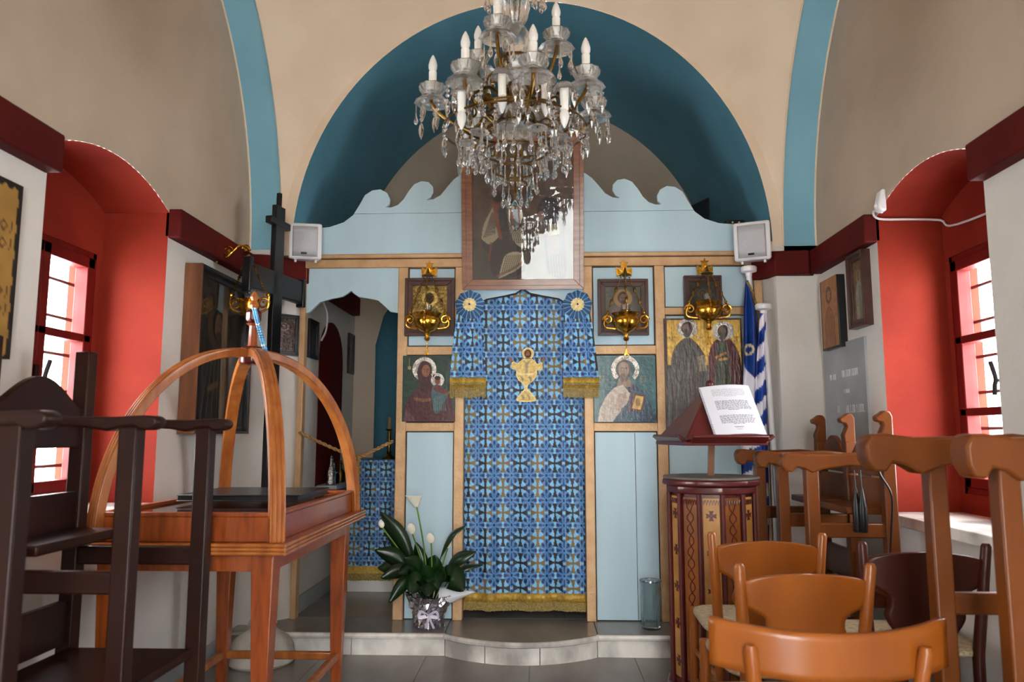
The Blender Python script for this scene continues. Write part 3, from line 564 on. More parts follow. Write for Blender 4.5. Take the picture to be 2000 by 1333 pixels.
sewn('cup', [(480, 680), (560, 700), (650, 690), (740, 700), (830, 670), (780, 780), (680, 860), (610, 860), (520, 780)], 'embroidery', ye - .004, 3, .002, em); sewn('foot', [(610, 990), (670, 990), (740, 1060), (800, 1165), (490, 1165), (550, 1060)], 'embroidery', ye - .004, 2, .002, em)
sewn('stole', [(610, 410), (650, 470), (720, 410), (735, 430), (680, 490), (670, 660), (625, 660), (630, 490), (590, 430)], 'thread_grey', ye - .006, 0, .001, em)
for c in ((575, 770), (725, 770), (590, 1110), (700, 1110)): sewn('scroll', [(c[0] - 40, c[1] - 40), (c[0] - 10, c[1] - 50), (c[0] + 25, c[1]), (c[0], c[1] + 50), (c[0] - 15, c[1] + 10)], 'thread_grey', ye - .006, 3, .001, em)
ring = lambda c, r, k=1.0: [(c[0] + r * math.cos(i * .524), c[1] + r * k * math.sin(i * .524)) for i in range(12)]
sewn('halo', ring((678, 295), 112), 'embroidery_edge', ye - .001, 2, .003, em); sewn('halo', ring((678, 295), 90), 'embroidery', ye - .004, 2, .001, em); sewn('hair', ring((676, 300), 66, 1.2), 'thread_brown', ye - .005, 2, .001, em); sewn('face', ring((673, 300), 38, 1.4), 'thread_skin', ye - .006, 2, .001, em); sewn('beard', ring((673, 350), 34, .55), 'thread_brown', ye - .007, 2, .001, em)
for s in (-1, 1): sewn('hand', [(660 + s * 250, 440), (660 + s * 300, 370), (660 + s * 335, 365), (660 + s * 335, 400), (660 + s * 280, 460)], 'thread_skin', ye - .004, 2, .003, em)
# side scarves with rosettes
for s, cxp in ((-1, 917), (1, 1128)):
    D = thing('curtain_scarf', 'short pleated scarf with rosette on the %s of the royal door' % ('mother and child side' if s < 0 else 'bearded portrait side'), 'scarf', U(cxp, 780, 'y', YI - .06), 'scarves flanking the curtain')
    ys = YI - .08; rows = [(600, -24, 22), (640, -27, 28), (690, -31, 32), (740, -34, 36)]
    def edge(py, k): return np.interp(py, [r[0] for r in rows], [r[k] * (1 if s < 0 else 1) for r in rows])
    p = cloth_paint((0, 598, 1, 742), .21, .44, .0045, (.03 if s < 0 else .06, .03)); of = onplane(ys)
    def sfn(X, Y):
        px = cxp + edge(Y, 1) + (edge(Y, 2) - edge(Y, 1)) * X + (-4 if s < 0 else 6) * np.clip((Y - 600) / 140, 0, 1); x, y, z = of(px, Y + 5 * np.sin(3.1 * X) * (Y > 700) * 0)
        return x, y + .014 * np.sin(X * 15 + s) * np.clip((Y - 598) / 80, .2, 1), z
    p.mesh('cloth', sfn, 'cloth', D)
    def at(u, py): px = cxp + edge(py, 1) + (edge(py, 2) - edge(py, 1)) * u + (-4 if s < 0 else 6); q = U(px, py, 'y', ys); return Vector((q.x, ys - .004 + .014 * math.sin(u * 15 + s), q.z))
    MB().grid(lambda u, v: at(u, 738 + 20 * v), 24, 2).build('gold_band', 'gold_cloth', D, solid=.004)
    m = MB().grid(lambda u, v: at(u, 748 + 6 * v) + Vector((0, -.003, 0)), 60, 1); m.build('braid', 'fringe_gold', D, solid=.003)
    m = MB()
    for i in range(46): u = (i + .5) / 46; a_, b_ = at(u, 757), at(u, 777 + random.uniform(-2, 2)); m.tube([a_, b_], .0026, 4)
    m.build('fringe', 'fringe_gold', D)
    c = U(cxp, 595, 'y', YI - .105); m = Paint((0, 0, 1, 1), 144, 12, '2f5f9c')
    th = m.X * 2 * math.pi; m.put((np.sin(th * 36) > .55).astype(float), '8a6f45', .8); m.put((np.sin(th * 36 + 2) > .7).astype(float), '1c2a4c', .8); m.put((np.sin(th * 18) < -.7).astype(float), '6fb4e0', .7)
    def rfn(X, Y): th = X * 2 * math.pi; r = .028 + .058 * Y + .004 * np.sin(th * 9) * Y; return c.x + r * np.cos(th), c.y + .02 * Y + .007 * np.sin(th * 36) * Y, c.z + r * np.sin(th)
    m.mesh('rosette_ruffle', rfn, 'cloth', D)
    m = MB()
    for k in range(4): q = R(45 + 90 * k); m.ball((c.x + .018 * math.cos(q), c.y - .004, c.z + .018 * math.sin(q)), .02, 10)
    for k in range(14): q = k * .449; m.ball((c.x + .034 * math.cos(q), c.y, c.z + .034 * math.sin(q)), .008, 6)
    for i in range(len(m.v)): v = m.v[i]; m.v[i] = (v[0], c.y + (v[1] - c.y) * .35, v[2])
    ce = m.build('rosette_centre', 'embroidery_edge', D); MB().ball((c.x, c.y - .012, c.z), .006, 8).build('bead', 'thread_brown', ce)
# ------------------------------------------------------------------ hanging oil lamps
def scroll(m, c, s, r, axis, th=.004):   # an open volute in the plane of axis (unit vector sideways) and z
    a = Vector(axis); pts = []
    for i in range(26): q = i / 25 * 4.3 * math.pi / 1.6; rr = r * (1 - .8 * i / 25); pts.append(Vector(c) + a * (s * rr * math.cos(q)) + Vector((0, 0, rr * math.sin(q))))
    return m.tube(pts, th, 6)
def oil_lamp(px, label, ztop, zbowl, y=YI - .17):
    c = U(px, 600, 'y', y); T = thing('hanging_oil_lamp', label, 'oil lamp', (c.x, y, zbowl), 'gilded oil lamps hung along the icon screen')
    # eagle bracket on the beam
    e = MB(); e.prism([(c.x - .004, ztop - .03), (c.x - .045, ztop - .05), (c.x - .048, ztop + .01), (c.x - .02, ztop - .005), (c.x - .016, ztop + .025), (c.x - .026, ztop + .036), (c.x - .006, ztop + .036), (c.x, ztop + .055), (c.x + .006, ztop + .036), (c.x + .026, ztop + .036), (c.x + .016, ztop + .025), (c.x + .02, ztop - .005), (c.x + .048, ztop + .01), (c.x + .045, ztop - .05), (c.x + .004, ztop - .03), (c.x, ztop - .07)], 'y', y + .055, y + .066)
    e.tube([(c.x, YI - .04, ztop - .01), (c.x, y, ztop - .005)], .006); e.build('eagle_bracket', 'gold', T)
    MB().lathe([(.036, 0), (.03, .006), (.014, .012), (.008, .03), (.004, .045)], (c.x, y, ztop - .055), 16).build('bell_cap', 'bronze', T)
    rb = .078
    prof = [(.002, -.115), (.012, -.112), (.018, -.1), (.012, -.088), (.014, -.075), (.022, -.06), (.045, -.05), (.068, -.03), (.078, 0), (.076, .018), (.066, .03), (.072, .04), (.084, .05), (.08, .052), (.06, .045), (.03, .04)]
    b = MB().lathe(prof, (c.x, y, zbowl), 24, wob=lambda q, z: 1 + .025 * math.sin(9 * q) * (-.05 < z < .03)).build('bowl', 'gold', T)
    MB().lathe([(.03, .04), (.032, .06), (.03, .062)], (c.x, y, zbowl), 16).build('collar', 'gold', b)
    MB().lathe([(.012, .05), (.024, .07), (.028, .1), (.026, .1), (.02, .07)], (c.x, y, zbowl), 14).build('oil_glass', 'crystal', T)
    for k in range(3):
        q = R((4, 176, 268)[k]); d = Vector((math.cos(q), math.sin(q) * .75, 0)); p0 = Vector((c.x, y, zbowl)) + d * .105
        m = MB(); scroll(m, p0 + Vector((0, 0, .012)), 1, .03, d, .006); m.tube(bez([Vector((c.x, y, zbowl - .04)) + d * .06, p0 + Vector((0, 0, -.03)) + d * .01, p0 + Vector((0, 0, .0)) + d * .02, p0 + Vector((0, 0, .05))], 5), .006, 6); m.ball(p0 + Vector((0, 0, .055)), .009, 8)
        m.build('handle', 'gold', T)
        a, z_ = p0 + Vector((0, 0, .06)), Vector((c.x, y, ztop - .055)) + d * .02; m = MB(); n = 18
        for i in range(n + 1):
            w_ = a.lerp(z_, i / n); big = i in (5, 11); m.ball(w_, .0095 if big else .0046, 8 if big else 6, (1, 1, 1.8 if big else 1.3))
        m.build('chain', 'bronze', T)
    m = MB().tube([(c.x, y, zbowl - .112), (c.x, y, zbowl - .16)], .003, 6); m.prism([(c.x - .018, zbowl - .2), (c.x - .006, zbowl - .178), (c.x, zbowl - .155), (c.x + .006, zbowl - .178), (c.x + .018, zbowl - .2), (c.x, zbowl - .194)], 'y', y - .004, y + .004); m.build('drop', 'gold', T)
    return T
oil_lamp(835, 'gilded oil lamp hanging before the gilt relief icon', fz(520, y=4.43), fz(628, y=4.43))
oil_lamp(1222, 'gilded oil lamp hanging before the stepped brown frame icon', fz(522, y=4.43), fz(630, y=4.43))
oil_lamp(1383, 'gilded oil lamp hanging over the gold ground saints', fz(520, y=4.43), fz(610, y=4.43))
# wall lamp by the bier
T = thing('wall_oil_lamp', 'gilded scroll bracket and oil lamp hung beside the black cross', 'oil lamp', (-1.5, 3.95, 1.8)); yb = 3.95
a = U(428, 492, 'y', yb); b_ = U(484, 490, 'y', yb); m = MB(); m.prism([(a.x - .012, a.z - .06), (a.x, a.z - .03), (a.x + .008, a.z), (a.x, a.z + .04), (a.x - .01, a.z + .055), (a.x - .02, a.z)], 'y', yb - .012, yb + .012)
m.tube(bez([(a.x, yb, a.z - .02), (a.x + .04, yb, a.z - .03), (a.x + .075, yb, a.z), (a.x + .11, yb, a.z + .03), (b_.x - .01, yb, b_.z + .02), (b_.x + .012, yb, b_.z)], 6), .008, 8); scroll(m, (a.x + .045, yb, a.z), 1, .03, (1, 0, 0), .006); scroll(m, (b_.x - .01, yb, b_.z + .012), -1, .022, (1, 0, 0), .005)
m.tube([(a.x, yb, a.z), (-1.66, yb, a.z)], .01); m.build('bracket', 'gold', T)
c = U(487, 598, 'y', yb); MB().lathe([(.03, 0), (.02, .012), (.005, .03)], (b_.x + .005, yb, b_.z - .05), 14).build('bell_cap', 'gold', T)
bw = MB().lathe([(.004, -.1), (.016, -.09), (.01, -.07), (.03, -.05), (.05, -.02), (.05, .015), (.042, .025), (.052, .035), (.03, .035)], (c.x, yb, c.z), 20).build('bowl', 'gold', T)
MB().lathe([(.012, .02), (.026, .05), (.034, .085), (.032, .085), (.02, .05)], (c.x, yb, c.z), 16).build('glass_cup', 'vase_glass', T)
for s in (-1, 1):
    m = MB(); scroll(m, (c.x + s * .075, yb, c.z + .012), s, .034, (1, 0, 0), .006); m.tube(bez([(c.x + s * .03, yb, c.z - .05), (c.x + s * .06, yb, c.z - .035), (c.x + s * .1, yb, c.z - .01), (c.x + s * .105, yb, c.z + .05)], 5), .006, 6); m.ball((c.x + s * .1, yb, c.z + .058), .011, 8); m.build('handle', 'gold', T)
    m = MB(); n = 16
    for i in range(n + 1): m.ball(Vector((c.x + s * .09, yb, c.z + .06)).lerp(Vector((b_.x + .005 + s * .018, yb, b_.z - .05)), i / n), .006 if i % 4 else .009, 6)
    m.build('chain', 'bronze', T)
# ------------------------------------------------------------------ loudspeakers and electronics on the screen
def speaker(px0, px1, py0, py1, y, rz, label):
    a, b = U(px0, py1, 'y', y), U(px1, py0, 'y', y); W, H = b.x - a.x, b.z - a.z; T = thing('loudspeaker', label, 'speaker', ((a.x + b.x) / 2, y, a.z), 'white loudspeakers on the icon screen'); T.rotation_euler = (R(6), 0, R(rz))
    W *= 1.12; H *= 1.04
    MB().prism([(-W / 2, 0), (W / 2, 0), (W / 2 * .7, .12), (-W / 2 * .7, .12)], 'z', .004, H).build('cabinet', 'white_plastic', T, True, bevel=.012)
    g = MB().grid(lambda u, v: ((u - .5) * W * .74, -.004 - .012 * math.sin(math.pi * u), .02 + (H - .04) * v), 14, 4).build('grille', 'speaker_grille', T, True, solid=.003)
    MB().box((-.022, -.021, .032), (.012, -.016, .044)).build('badge', 'black_plastic', g, True, bevel=.002)
    for s in (-1, 1): MB().lathe([(.008, -.012), (.008, .006)], (s * W * .3, .03, 0), 10).build('foot', 'white_plastic', T, True)
    MB().box((-.02, .1, .03), (.02, .115, H - .03)).build('bracket', 'black_plastic', T, True)
speaker(567, 626, 440, 508, 4.40, 12, 'white loudspeaker above the side doorway with the hanging cord')
speaker(1438, 1500, 437, 510, 4.39, -24, 'white loudspeaker above the flag poles')
sh = MB().box((1.0, 4.63, 2.40), (1.40, 4.85, 2.42)).build('equipment_shelf', 'black_wood'); tag(sh, 'dark shelf behind the screen crest holding a black monitor', 'shelf')
T = thing('monitor', 'slim black monitor leaning behind the wave crest', 'monitor', (1.06, 4.74, 2.44)); T.rotation_euler = (R(-12), R(-8), R(-50))
MB().box((-.09, -.008, .03), (.09, .008, .24)).build('housing', 'black_plastic', T, True, bevel=.004); MB().box((-.08, -.0095, .04), (.08, -.008, .23)).build('screen', 'black_wood', T, True); MB().box((-.04, -.02, 0), (.04, .04, .03)).build('stand', 'black_plastic', T, True, bevel=.003)
T = thing('radio_receiver', 'small black receiver box with two knobs behind the screen crest', 'receiver', (1.28, 4.72, 2.42)); MB().box((-.06, -.05, 0), (.06, .05, .105)).build('case', 'black_plastic', T, True, bevel=.006)
for s in (-.02, .02): MB().tube([(s, -.05, .085), (s, -.058, .085)], .007, 10).build('knob', 'silver', T, True)
# ------------------------------------------------------------------ flags
def flag(name, label, px_pole, topz, rows, y, pic, fr=None, finial=True):
    pt = U(px_pole[0], px_pole[1], 'y', y); T = thing(name, label, 'flag', (pt.x + .03, y, PLAT), 'flags beside the icon screen')
    po = MB().tube([(pt.x + .05, y, PLAT), (pt.x, y, pt.z)], .016, 12).build('pole', 'white_plastic', T)
    MB().lathe([(.018, -.05), (.02, -.03), (.045, -.022), (.048, 0), (.042, .008), (.01, .012)], (pt.x, y, pt.z), 16).build('finial', 'white_plastic', T)
    of = onplane(y - .03); ys = [r[0] for r in rows]
    def fn(X, Y):
        l = np.interp(Y, ys, [r[1] for r in rows]); r_ = np.interp(Y, ys, [r[2] for r in rows]); x, yy, z = of(l + (r_ - l) * X, Y); return x, yy - .028 * np.sin(X * 9 + Y * .004) * np.clip((Y - ys[0]) / 60, .1, 1), z
    pic.mesh('cloth', fn, 'cloth', T); return T, fn
p = Paint((0, 548, 1, 1050), 40, 160, '173a86'); p.mottle(.15, 6); rows = [(548, 1456, 1462), (600, 1451, 1480), (700, 1452, 1488), (780, 1450, 1492), (900, 1448, 1496), (1050, 1458, 1490)]
p.poly([(0, 708), (.55, 742), (1, 728), (1, 760), (.7, 800), (0, 800)], 'e8e6ee'); p.poly([(0, 830), (1, 800), (1, 850), (0, 890)], 'e8e6ee'); p.poly([(0, 930), (1, 900), (1, 940), (0, 985)], 'e8e6ee')
q = np.hypot((p.X - .32) * 37, p.Y - 683); q2 = np.hypot((p.X - .32) * 37 / .78, (p.Y - 683)); p.put(((q2 < 11) & (q2 > 6.5)).astype(float), 'd8c49a'); p.put((np.hypot((p.X - 1) * 37, p.Y - 690) < 5).astype(float), 'd8c49a')
T, fn = flag('banner_flag', 'blue and white flag with gold fringe and a round letter', (1462, 524), 0, rows, 4.46, p)
pts = [Vector([float(k) for k in (fn(np.array(u), np.array(float(yy))))]) for u, yy in [(.3, 549), (.75, 565), (.95, 585), (1, 610), (1, 640), (1, 670)]]; m = MB()
for i, v in enumerate(bez(pts, 8)): m.tube([v, v + Vector((.014, -.004, -.012))], .005, 5)
m.build('gold_fringe', 'fringe_gold', T)
p = Paint((0, 612, 1, 1080), 30, 150, '1d429a'); p.mottle(.1, 6)
for k in range(9): y0 = 600 + k * 57; p.poly([(0, y0 + 26), (1, y0), (1, y0 + 26), (0, y0 + 54)], 'e9e7ef')
flag('striped_flag', 'blue and white striped flag furled round its pole', (1491, 597), 0, [(612, 1484, 1497), (660, 1480, 1497), (760, 1474, 1498), (880, 1470, 1500), (1000, 1474, 1502), (1080, 1480, 1500)], 4.36, p)
# ------------------------------------------------------------------ plant and vase on the step
c = U(838, 1222, 'z', PLAT); c.y = 4.40; c.x = fx(838, 1222, 4.40); T = thing('potted_lily', 'peace lily in a silver foil wrap on the marble step', 'plant', (c.x, c.y, PLAT)); rs = random.Random(5)
def wob(q, z): return 1 + .09 * math.sin(7 * q + 60 * z) + .05 * math.sin(17 * q - 30 * z)
m = MB().lathe([(.066, 0), (.078, .012), (.084, .035), (.086, .06), (.088, .08), (.09, .1), (.1, .125), (.11, .15), (.13, .185), (.118, .182), (.09, .14), (.08, .12)], (c.x, c.y, PLAT), 40, wob)
m.v = [(x + rs.uniform(-.006, .006), y + rs.uniform(-.006, .006), max(PLAT, z + rs.uniform(-.006, .006)) if z > PLAT + .005 else z) for x, y, z in m.v]; m.build('foil_wrap', 'foil', T, smooth=False)
MB().lathe([(.06, .01), (.078, .125), (.04, .128)], (c.x, c.y, PLAT), 20).build('soil_pot', 'dark_line', T)
m = MB()
for s in (-1, 1): m.tube(bez([(c.x + .01, c.y - .094, PLAT + .085), (c.x + .01 + s * .04, c.y - .1, PLAT + .11), (c.x + .01 + s * .05, c.y - .1, PLAT + .08), (c.x + .01, c.y - .094, PLAT + .085)], 5), .011, 6, .3); m.tube([(c.x + .01, c.y - .094, PLAT + .085), (c.x + .02 + s * .02, c.y - .098, PLAT + .02)], .011, 6, .3)
m.build('bow', 'ribbon', T)
m = MB().grid(lambda u, v: (c.x + .06 + .2 * v, c.y - .02 - .05 * math.sin(math.pi * u) * (1 - v), PLAT + .17 + .03 * v + (u - .5) * .12 * (1 - v)), 8, 6); m.build('paper_cone', 'paper', T, solid=.002)
def leaf(px, py, dy, wd, bend=.0, twist=0, base=None):     # a blade from the pot to a tip
    wd *= 1.3; tip = U(px, py, 'y', 4.40 + dy); b0 = base or Vector((c.x + rs.uniform(-.02, .02), c.y + rs.uniform(-.02, .02), PLAT + .12)); d = tip - b0; L_ = d.length
    mid = b0 + d * .5 + Vector((0, 0, bend)); sp = bez([b0, mid, tip], 10); side = Vector((d.y, -d.x, 0)); side = side.normalized() if side.length > .02 else Vector((1, 0, 0))
    view = Vector((0, -1, .25)).normalized(); m = MB(); n = len(sp) - 1
    for i, q in enumerate(sp):
        t = i / n; k = 0 if t < .35 else (t - .35) / .65; ww = .004 if t < .35 else .004 + wd * math.sin(math.pi * min(1, k) ** .8) ** .9
        tg = (sp[min(i + 1, n)] - sp[max(i - 1, 0)]).normalized(); sd = tg.cross(view).normalized() * math.cos(twist) + view * math.sin(twist); nn = tg.cross(sd).normalized()
        m.v += [tuple(q - sd * ww + nn * ww * .35), tuple(q), tuple(q + sd * ww + nn * ww * .35)]
    for i in range(n):
        for a_ in (0, 1): k = i * 3 + a_; m.f.append((k, k + 1, k + 4, k + 3))
    return m.build('leaf', 'leaf', T, solid=.0015, sharp=60)
for a_ in ((742, 1000, -.02, .04, .06, .5), (748, 1022, .05, .035, .05, .2), (732, 1075, -.06, .036, .08, .3), (738, 1110, .0, .04, .09, .2), (744, 1130, -.1, .03, .1, .5), (760, 1178, -.12, .026, .12, .4), (778, 1120, -.1, .024, .1, 0), (910, 1025, .0, .022, .13, .9), (930, 1078, -.02, .03, .09, .5), (944, 1103, .04, .02, .08, .9), (906, 1155, -.12, .05, .12, 0), (800, 1160, -.13, .04, .1, .1), (836, 1165, -.16, .038, .1, 0), (812, 1060, .02, .03, .03, .3), (850, 1085, -.05, .035, .05, .2), (870, 1120, -.08, .036, .06, .2), (790, 1090, -.08, .035, .06, .3), (826, 1105, -.1, .03, .04, .2), (856, 1150, -.14, .03, .1, .2), (770, 1060, .06, .03, .05, .3)): leaf(*a_)
def bloom(px, py, dy, size, open_=1):
    tip = U(px, py, 'y', 4.40 + dy); b0 = Vector((c.x, c.y, PLAT + .13)); st = MB().tube(bez([b0, b0.lerp(tip, .5) + Vector((.008, 0, .02)), tip], 8), .0045, 6).build('flower_stem', 'stem', T)
    def sp(u, v): a = (u - .5) * math.pi * (1.25 if open_ else 1.8); r = size * .5 * (.25 + .9 * v if open_ else math.sin(math.pi * min(.999, v * .9 + .08)) ** .7); return (tip.x + r * math.sin(a) - size * .18 * v, tip.y - r * math.cos(a) * .6, tip.z - size * .35 + size * (.2 + 1.0 * v) * (.75 if open_ else 1.25))
    MB().grid(sp, 10, 10).build('spathe', 'petal', st, solid=.0012); MB().tube([tip, tip + Vector((0, -.01, size * .45))], size * .09, 8).build('spadix', 'petal', st)
bloom(813, 985, -.02, .085); bloom(805, 1042, 0, .05, 0); bloom(842, 1060, -.05, .045, 0); bloom(875, 1070, .03, .04, 0); bloom(746, 1030, 0, .035, 0)
c = U(1272, 1226, 'z', PLAT); c.y = 4.42; c.x = fx(1272, 1226, 4.42); T = thing('glass_vase', 'empty fluted glass vase standing on the marble step', 'vase', (c.x, c.y, PLAT))
MB().lathe([(.04, 0), (.05, .004), (.052, .06), (.052, .22), (.06, .262), (.056, .262), (.047, .22), (.046, .02), (.01, .014)], (c.x, c.y, PLAT), 36, lambda q, z: 1 + .03 * math.cos(12 * q) * (z < .23)).build('body', 'vase_glass', T)
MB().lathe([(.058, .258), (.062, .262), (.058, .266), (.055, .262), (.058, .258)], (c.x, c.y, PLAT), 30).build('rim', 'crystal', T)
# ------------------------------------------------------------------ lectern
LX, LY = U(1388, 935, 'y', 3.72).x, 3.72; T = thing('lectern', 'many sided painted lectern with red mouldings and a revolving book rest', 'lectern', (LX, LY, 0)); rl = .2; zt = U(1388, 932, 'y', LY - .1).z
def octp(r, a0=2): return [(LX + r * math.cos(R(a0 + 30 * k)), LY + r * math.sin(R(a0 + 30 * k))) for k in range(12)]
MB().prism(octp(rl - .012), 'z', .05, zt - .05).build('core', 'lectern_red', T, smooth=False); MB().prism(octp(rl + .03), 'z', 0, .07).build('plinth', 'lectern_red', T, bevel=.008)
MB().prism(octp(rl + .012), 'z', zt - .075, zt - .04).build('moulding', 'lectern_red', T, bevel=.006); MB().prism(octp(rl + .03), 'z', zt - .04, zt - .012).build('moulding', 'lectern_red', T, bevel=.008)
MB().prism([(LX + (rl + .024) * math.cos(R(k * 10)), LY + (rl + .024) * math.sin(R(k * 10))) for k in range(36)], 'z', zt - .012, zt).build('top_board', 'lectern_top', T, bevel=.003)
for k in range(12):
    a0, a1 = R(2 + 30 * k), R(32 + 30 * k); A, B = Vector((LX + rl * math.cos(a0), LY + rl * math.sin(a0), 0)), Vector((LX + rl * math.cos(a1), LY + rl * math.sin(a1), 0)); nrm = ((A + B) / 2 - Vector((LX, LY, 0))).normalized(); e = (B - A).normalized()
    MB().tube([A + Vector((0, 0, .07)), A + Vector((0, 0, zt - .075))], .011, 8).build('corner_bead', 'lectern_red', T)
    gold = k % 2 == 0; q0, q1 = A + e * .014, B - e * .014; mt = 'lectern_gold' if gold else 'lectern_brown'
    pn = MB().prism([(0, .1), ((q1 - q0).length, .1), ((q1 - q0).length, zt - .09), (0, zt - .09)], 'y', -.006, .012, Matrix(((e.x, -nrm.x, 0, q0.x - nrm.x * .012), (e.y, -nrm.y, 0, q0.y - nrm.y * .012), (0, 0, 1, 0), (0, 0, 0, 1)))).build('panel', mt, T, bevel=.002)
    w_ = (q1 - q0).length; Mx = Matrix(((e.x, -nrm.x, 0, q0.x - nrm.x * .012), (e.y, -nrm.y, 0, q0.y - nrm.y * .012), (0, 0, 1, 0), (0, 0, 0, 1)))
    if nrm.y > .5: continue
    if gold:
        for i in range(5):
            z = zt - .17 - i * .165
            if z < .12: break
            m = MB()
            for j in range(4):
                a_ = R(90 * j); u_, v_ = Vector((math.cos(a_), 0, math.sin(a_))), Vector((-math.sin(a_), 0, math.cos(a_))); cc = Vector((w_ / 2, -.0075, z)); m.add([Mx @ (cc + q) for q in (u_ * .002 - v_ * .004, u_ * .024 - v_ * .011, u_ * .021, u_ * .024 + v_ * .011, u_ * .002 + v_ * .004)], [(0, 1, 2, 3, 4)])
            m.build('painted_cross', 'lectern_red', pn, smooth=False, solid=.002)
    else:
        m = MB(); n = 44
        m.tube([Mx @ Vector((w_ / 2 + .018 * math.sin(i * 1.05) * (1 if i % 4 < 2 else .5), -.008, .13 + (zt - .25) * i / n)) for i in range(n + 1)], .0022, 5); m.tube([Mx @ Vector((w_ / 2 - .018 * math.sin(i * 1.05), -.008, .13 + (zt - .25) * i / n)) for i in range(n + 1)], .0022, 5); m.build('carved_scroll', 'lectern_red', pn)
    m = MB()
    for i in range(6): x = w_ * (i + .5) / 6; m.tube([Mx @ Vector((x - w_ / 14, -.008, zt - .1)), Mx @ Vector((x, -.008, zt - .122)), Mx @ Vector((x + w_ / 14, -.008, zt - .1))], .002, 5)
    m.build('zigzag', 'lectern_red', pn)
MB().tube([(LX, LY, zt - .01), (LX + .012, LY, zt + .22)], .019, 4).build('column', 'lectern_brown', T)
zr = zt + .175; sl_ = R(38); rot0 = R(10)
for k in range(4):                      # four sloping boards round the column
    rz = rot0 + R(90 * k); Mx = Matrix.Translation((LX + .01, LY, zr)) @ Matrix.Rotation(rz, 4, 'Z') @ Matrix.Translation((0, -.205, 0)) @ Matrix.Rotation(-sl_, 4, 'X')
    bd = MB().prism([(-.2, 0), (.2, 0), (.02, .3), (-.02, .3)], 'y', 0, .018, Mx).build('book_board', 'lectern_red', T, bevel=.004)
    MB().box((-.18, -.03, -.012), (.18, .018, .004), Mx).build('ledge', 'lectern_red', bd, bevel=.004)
    if k == 0: MF = Mx
MB().prism([(LX - .2, LY - .2), (LX + .2, LY - .2), (LX + .2, LY + .2), (LX - .2, LY + .2)], 'z', zr - .03, zr - .012, Matrix.Translation((LX, LY, 0)) @ Matrix.Rotation(rot0, 4, 'Z') @ Matrix.Translation((-LX, -LY, 0))).build('under_board', 'lectern_red', T, bevel=.003)
MB().ball((LX + .01, LY, zr + .26), .02, 12).build('knob', 'lectern_red', T)
BK = thing('booklet', 'white spiral bound service booklet open on the lectern', 'booklet', MF @ Vector((.06, -.01, .006))); pgw, pgh = .245, .29
p = Paint((0, 0, 1, 1), 150, 190, 'd4d4dc')
for y0, n in ((.09, 8), (.33, 10), (.63, 9)):
    for i in range(n):
        yy = y0 + i * .021; ind = .2 if i < n - 1 else .42; x = ind
        while x < .84 - (ind - .2): l_ = random.uniform(.015, .06); p.put(((p.X > x) & (p.X < x + l_) & (abs(p.Y - yy) < .0045)).astype(float), '3c3e48', .9); x += l_ + .012
for i in range(3): p.put(((abs(p.X - .5) < .09 - .02 * i) & (abs(p.Y - .86 - .025 * i) < .004)).astype(float), '3c3e48', .8)
def pg(X, Y):
    lx = -.07 + pgw * X; lz = .008 + pgh * (1 - Y); ly = -.012 - .018 * np.sin(X * 2.6) - .01 * (1 - Y) * X
    return [np.array([[0.]])] if False else tuple(MF[k][0] * lx + MF[k][1] * ly + MF[k][2] * lz + MF[k][3] for k in range(3))
p.mesh('page', pg, 'paint', BK); MB().box((-.068, -.011, .006), (.172, -.0005, .294), MF).build('page_block', 'paper', BK, bevel=.002)
for i in range(30): MB().tube([MF @ Vector((-.07 + .006 * math.cos(q), -.01 + .008 * math.sin(q), .015 + i * .0093)) for q in [k * .9 for k in range(8)]], .001, 4).build('spiral_ring', 'iron', BK)
# ------------------------------------------------------------------ wooden bier canopy table
tx0, tx1, ty0, ty1, tz = -1.53, -.80, 2.60, 3.78, .83; tcx, tcy = (tx0 + tx1) / 2, (ty0 + ty1) / 2
T = thing('bier_table', 'carved wooden bier table with four arched ribs meeting at a finial', 'table', (tcx, tcy, 0))
MB().box((tx0, ty0, tz - .035), (tx1, ty1, tz)).build('table_top', 'bier_wood', T, bevel=.004)
for k, z in enumerate((tz - .03, tz - .017, tz - .004)):
    m = MB()
    for a, b in (((tx0, ty0), (tx1, ty0)), ((tx1, ty0), (tx1, ty1)), ((tx1, ty1), (tx0, ty1)), ((tx0, ty1), (tx0, ty0))): m.tube([(*a, z), (*b, z)], .0065, 8)
    m.build('edge_bead', 'bier_rib', T)
ix = .05
for a, b in (((tx0 + ix, ty0 + ix), (tx1 - ix, ty0 + ix + .022)), ((tx0 + ix, ty1 - ix - .022), (tx1 - ix, ty1 - ix)), ((tx0 + ix, ty0 + ix), (tx0 + ix + .022, ty1 - ix)), ((tx1 - ix - .022, ty0 + ix), (tx1 - ix, ty1 - ix))):
    r_ = MB().box((a[0], a[1], tz), (b[0], b[1], tz + .085)).build('box_side', 'bier_wood', T, bevel=.003); MB().box((a[0] - .004, a[1] - .004, tz + .085), (b[0] + .004, b[1] + .004, tz + .1)).build('box_moulding', 'bier_wood', r_, bevel=.004)
MB().box((tx0 + ix + .02, ty0 + ix + .02, tz + .055), (tx1 - ix - .02, ty1 - ix - .02, tz + .075)).build('inner_board', 'bier_red', T)
MB().add([(tx0 + ix + .02, ty0 + ix + .02, tz + .088), (tx1 - ix - .02, ty0 + ix + .02, tz + .088), (tx1 - ix - .02, ty1 - ix - .02, tz + .088), (tx0 + ix + .02, ty1 - ix - .02, tz + .088)], [(0, 1, 2, 3)]).build('glass_sheet', 'picture_glass', T, smooth=False)
ap = .06
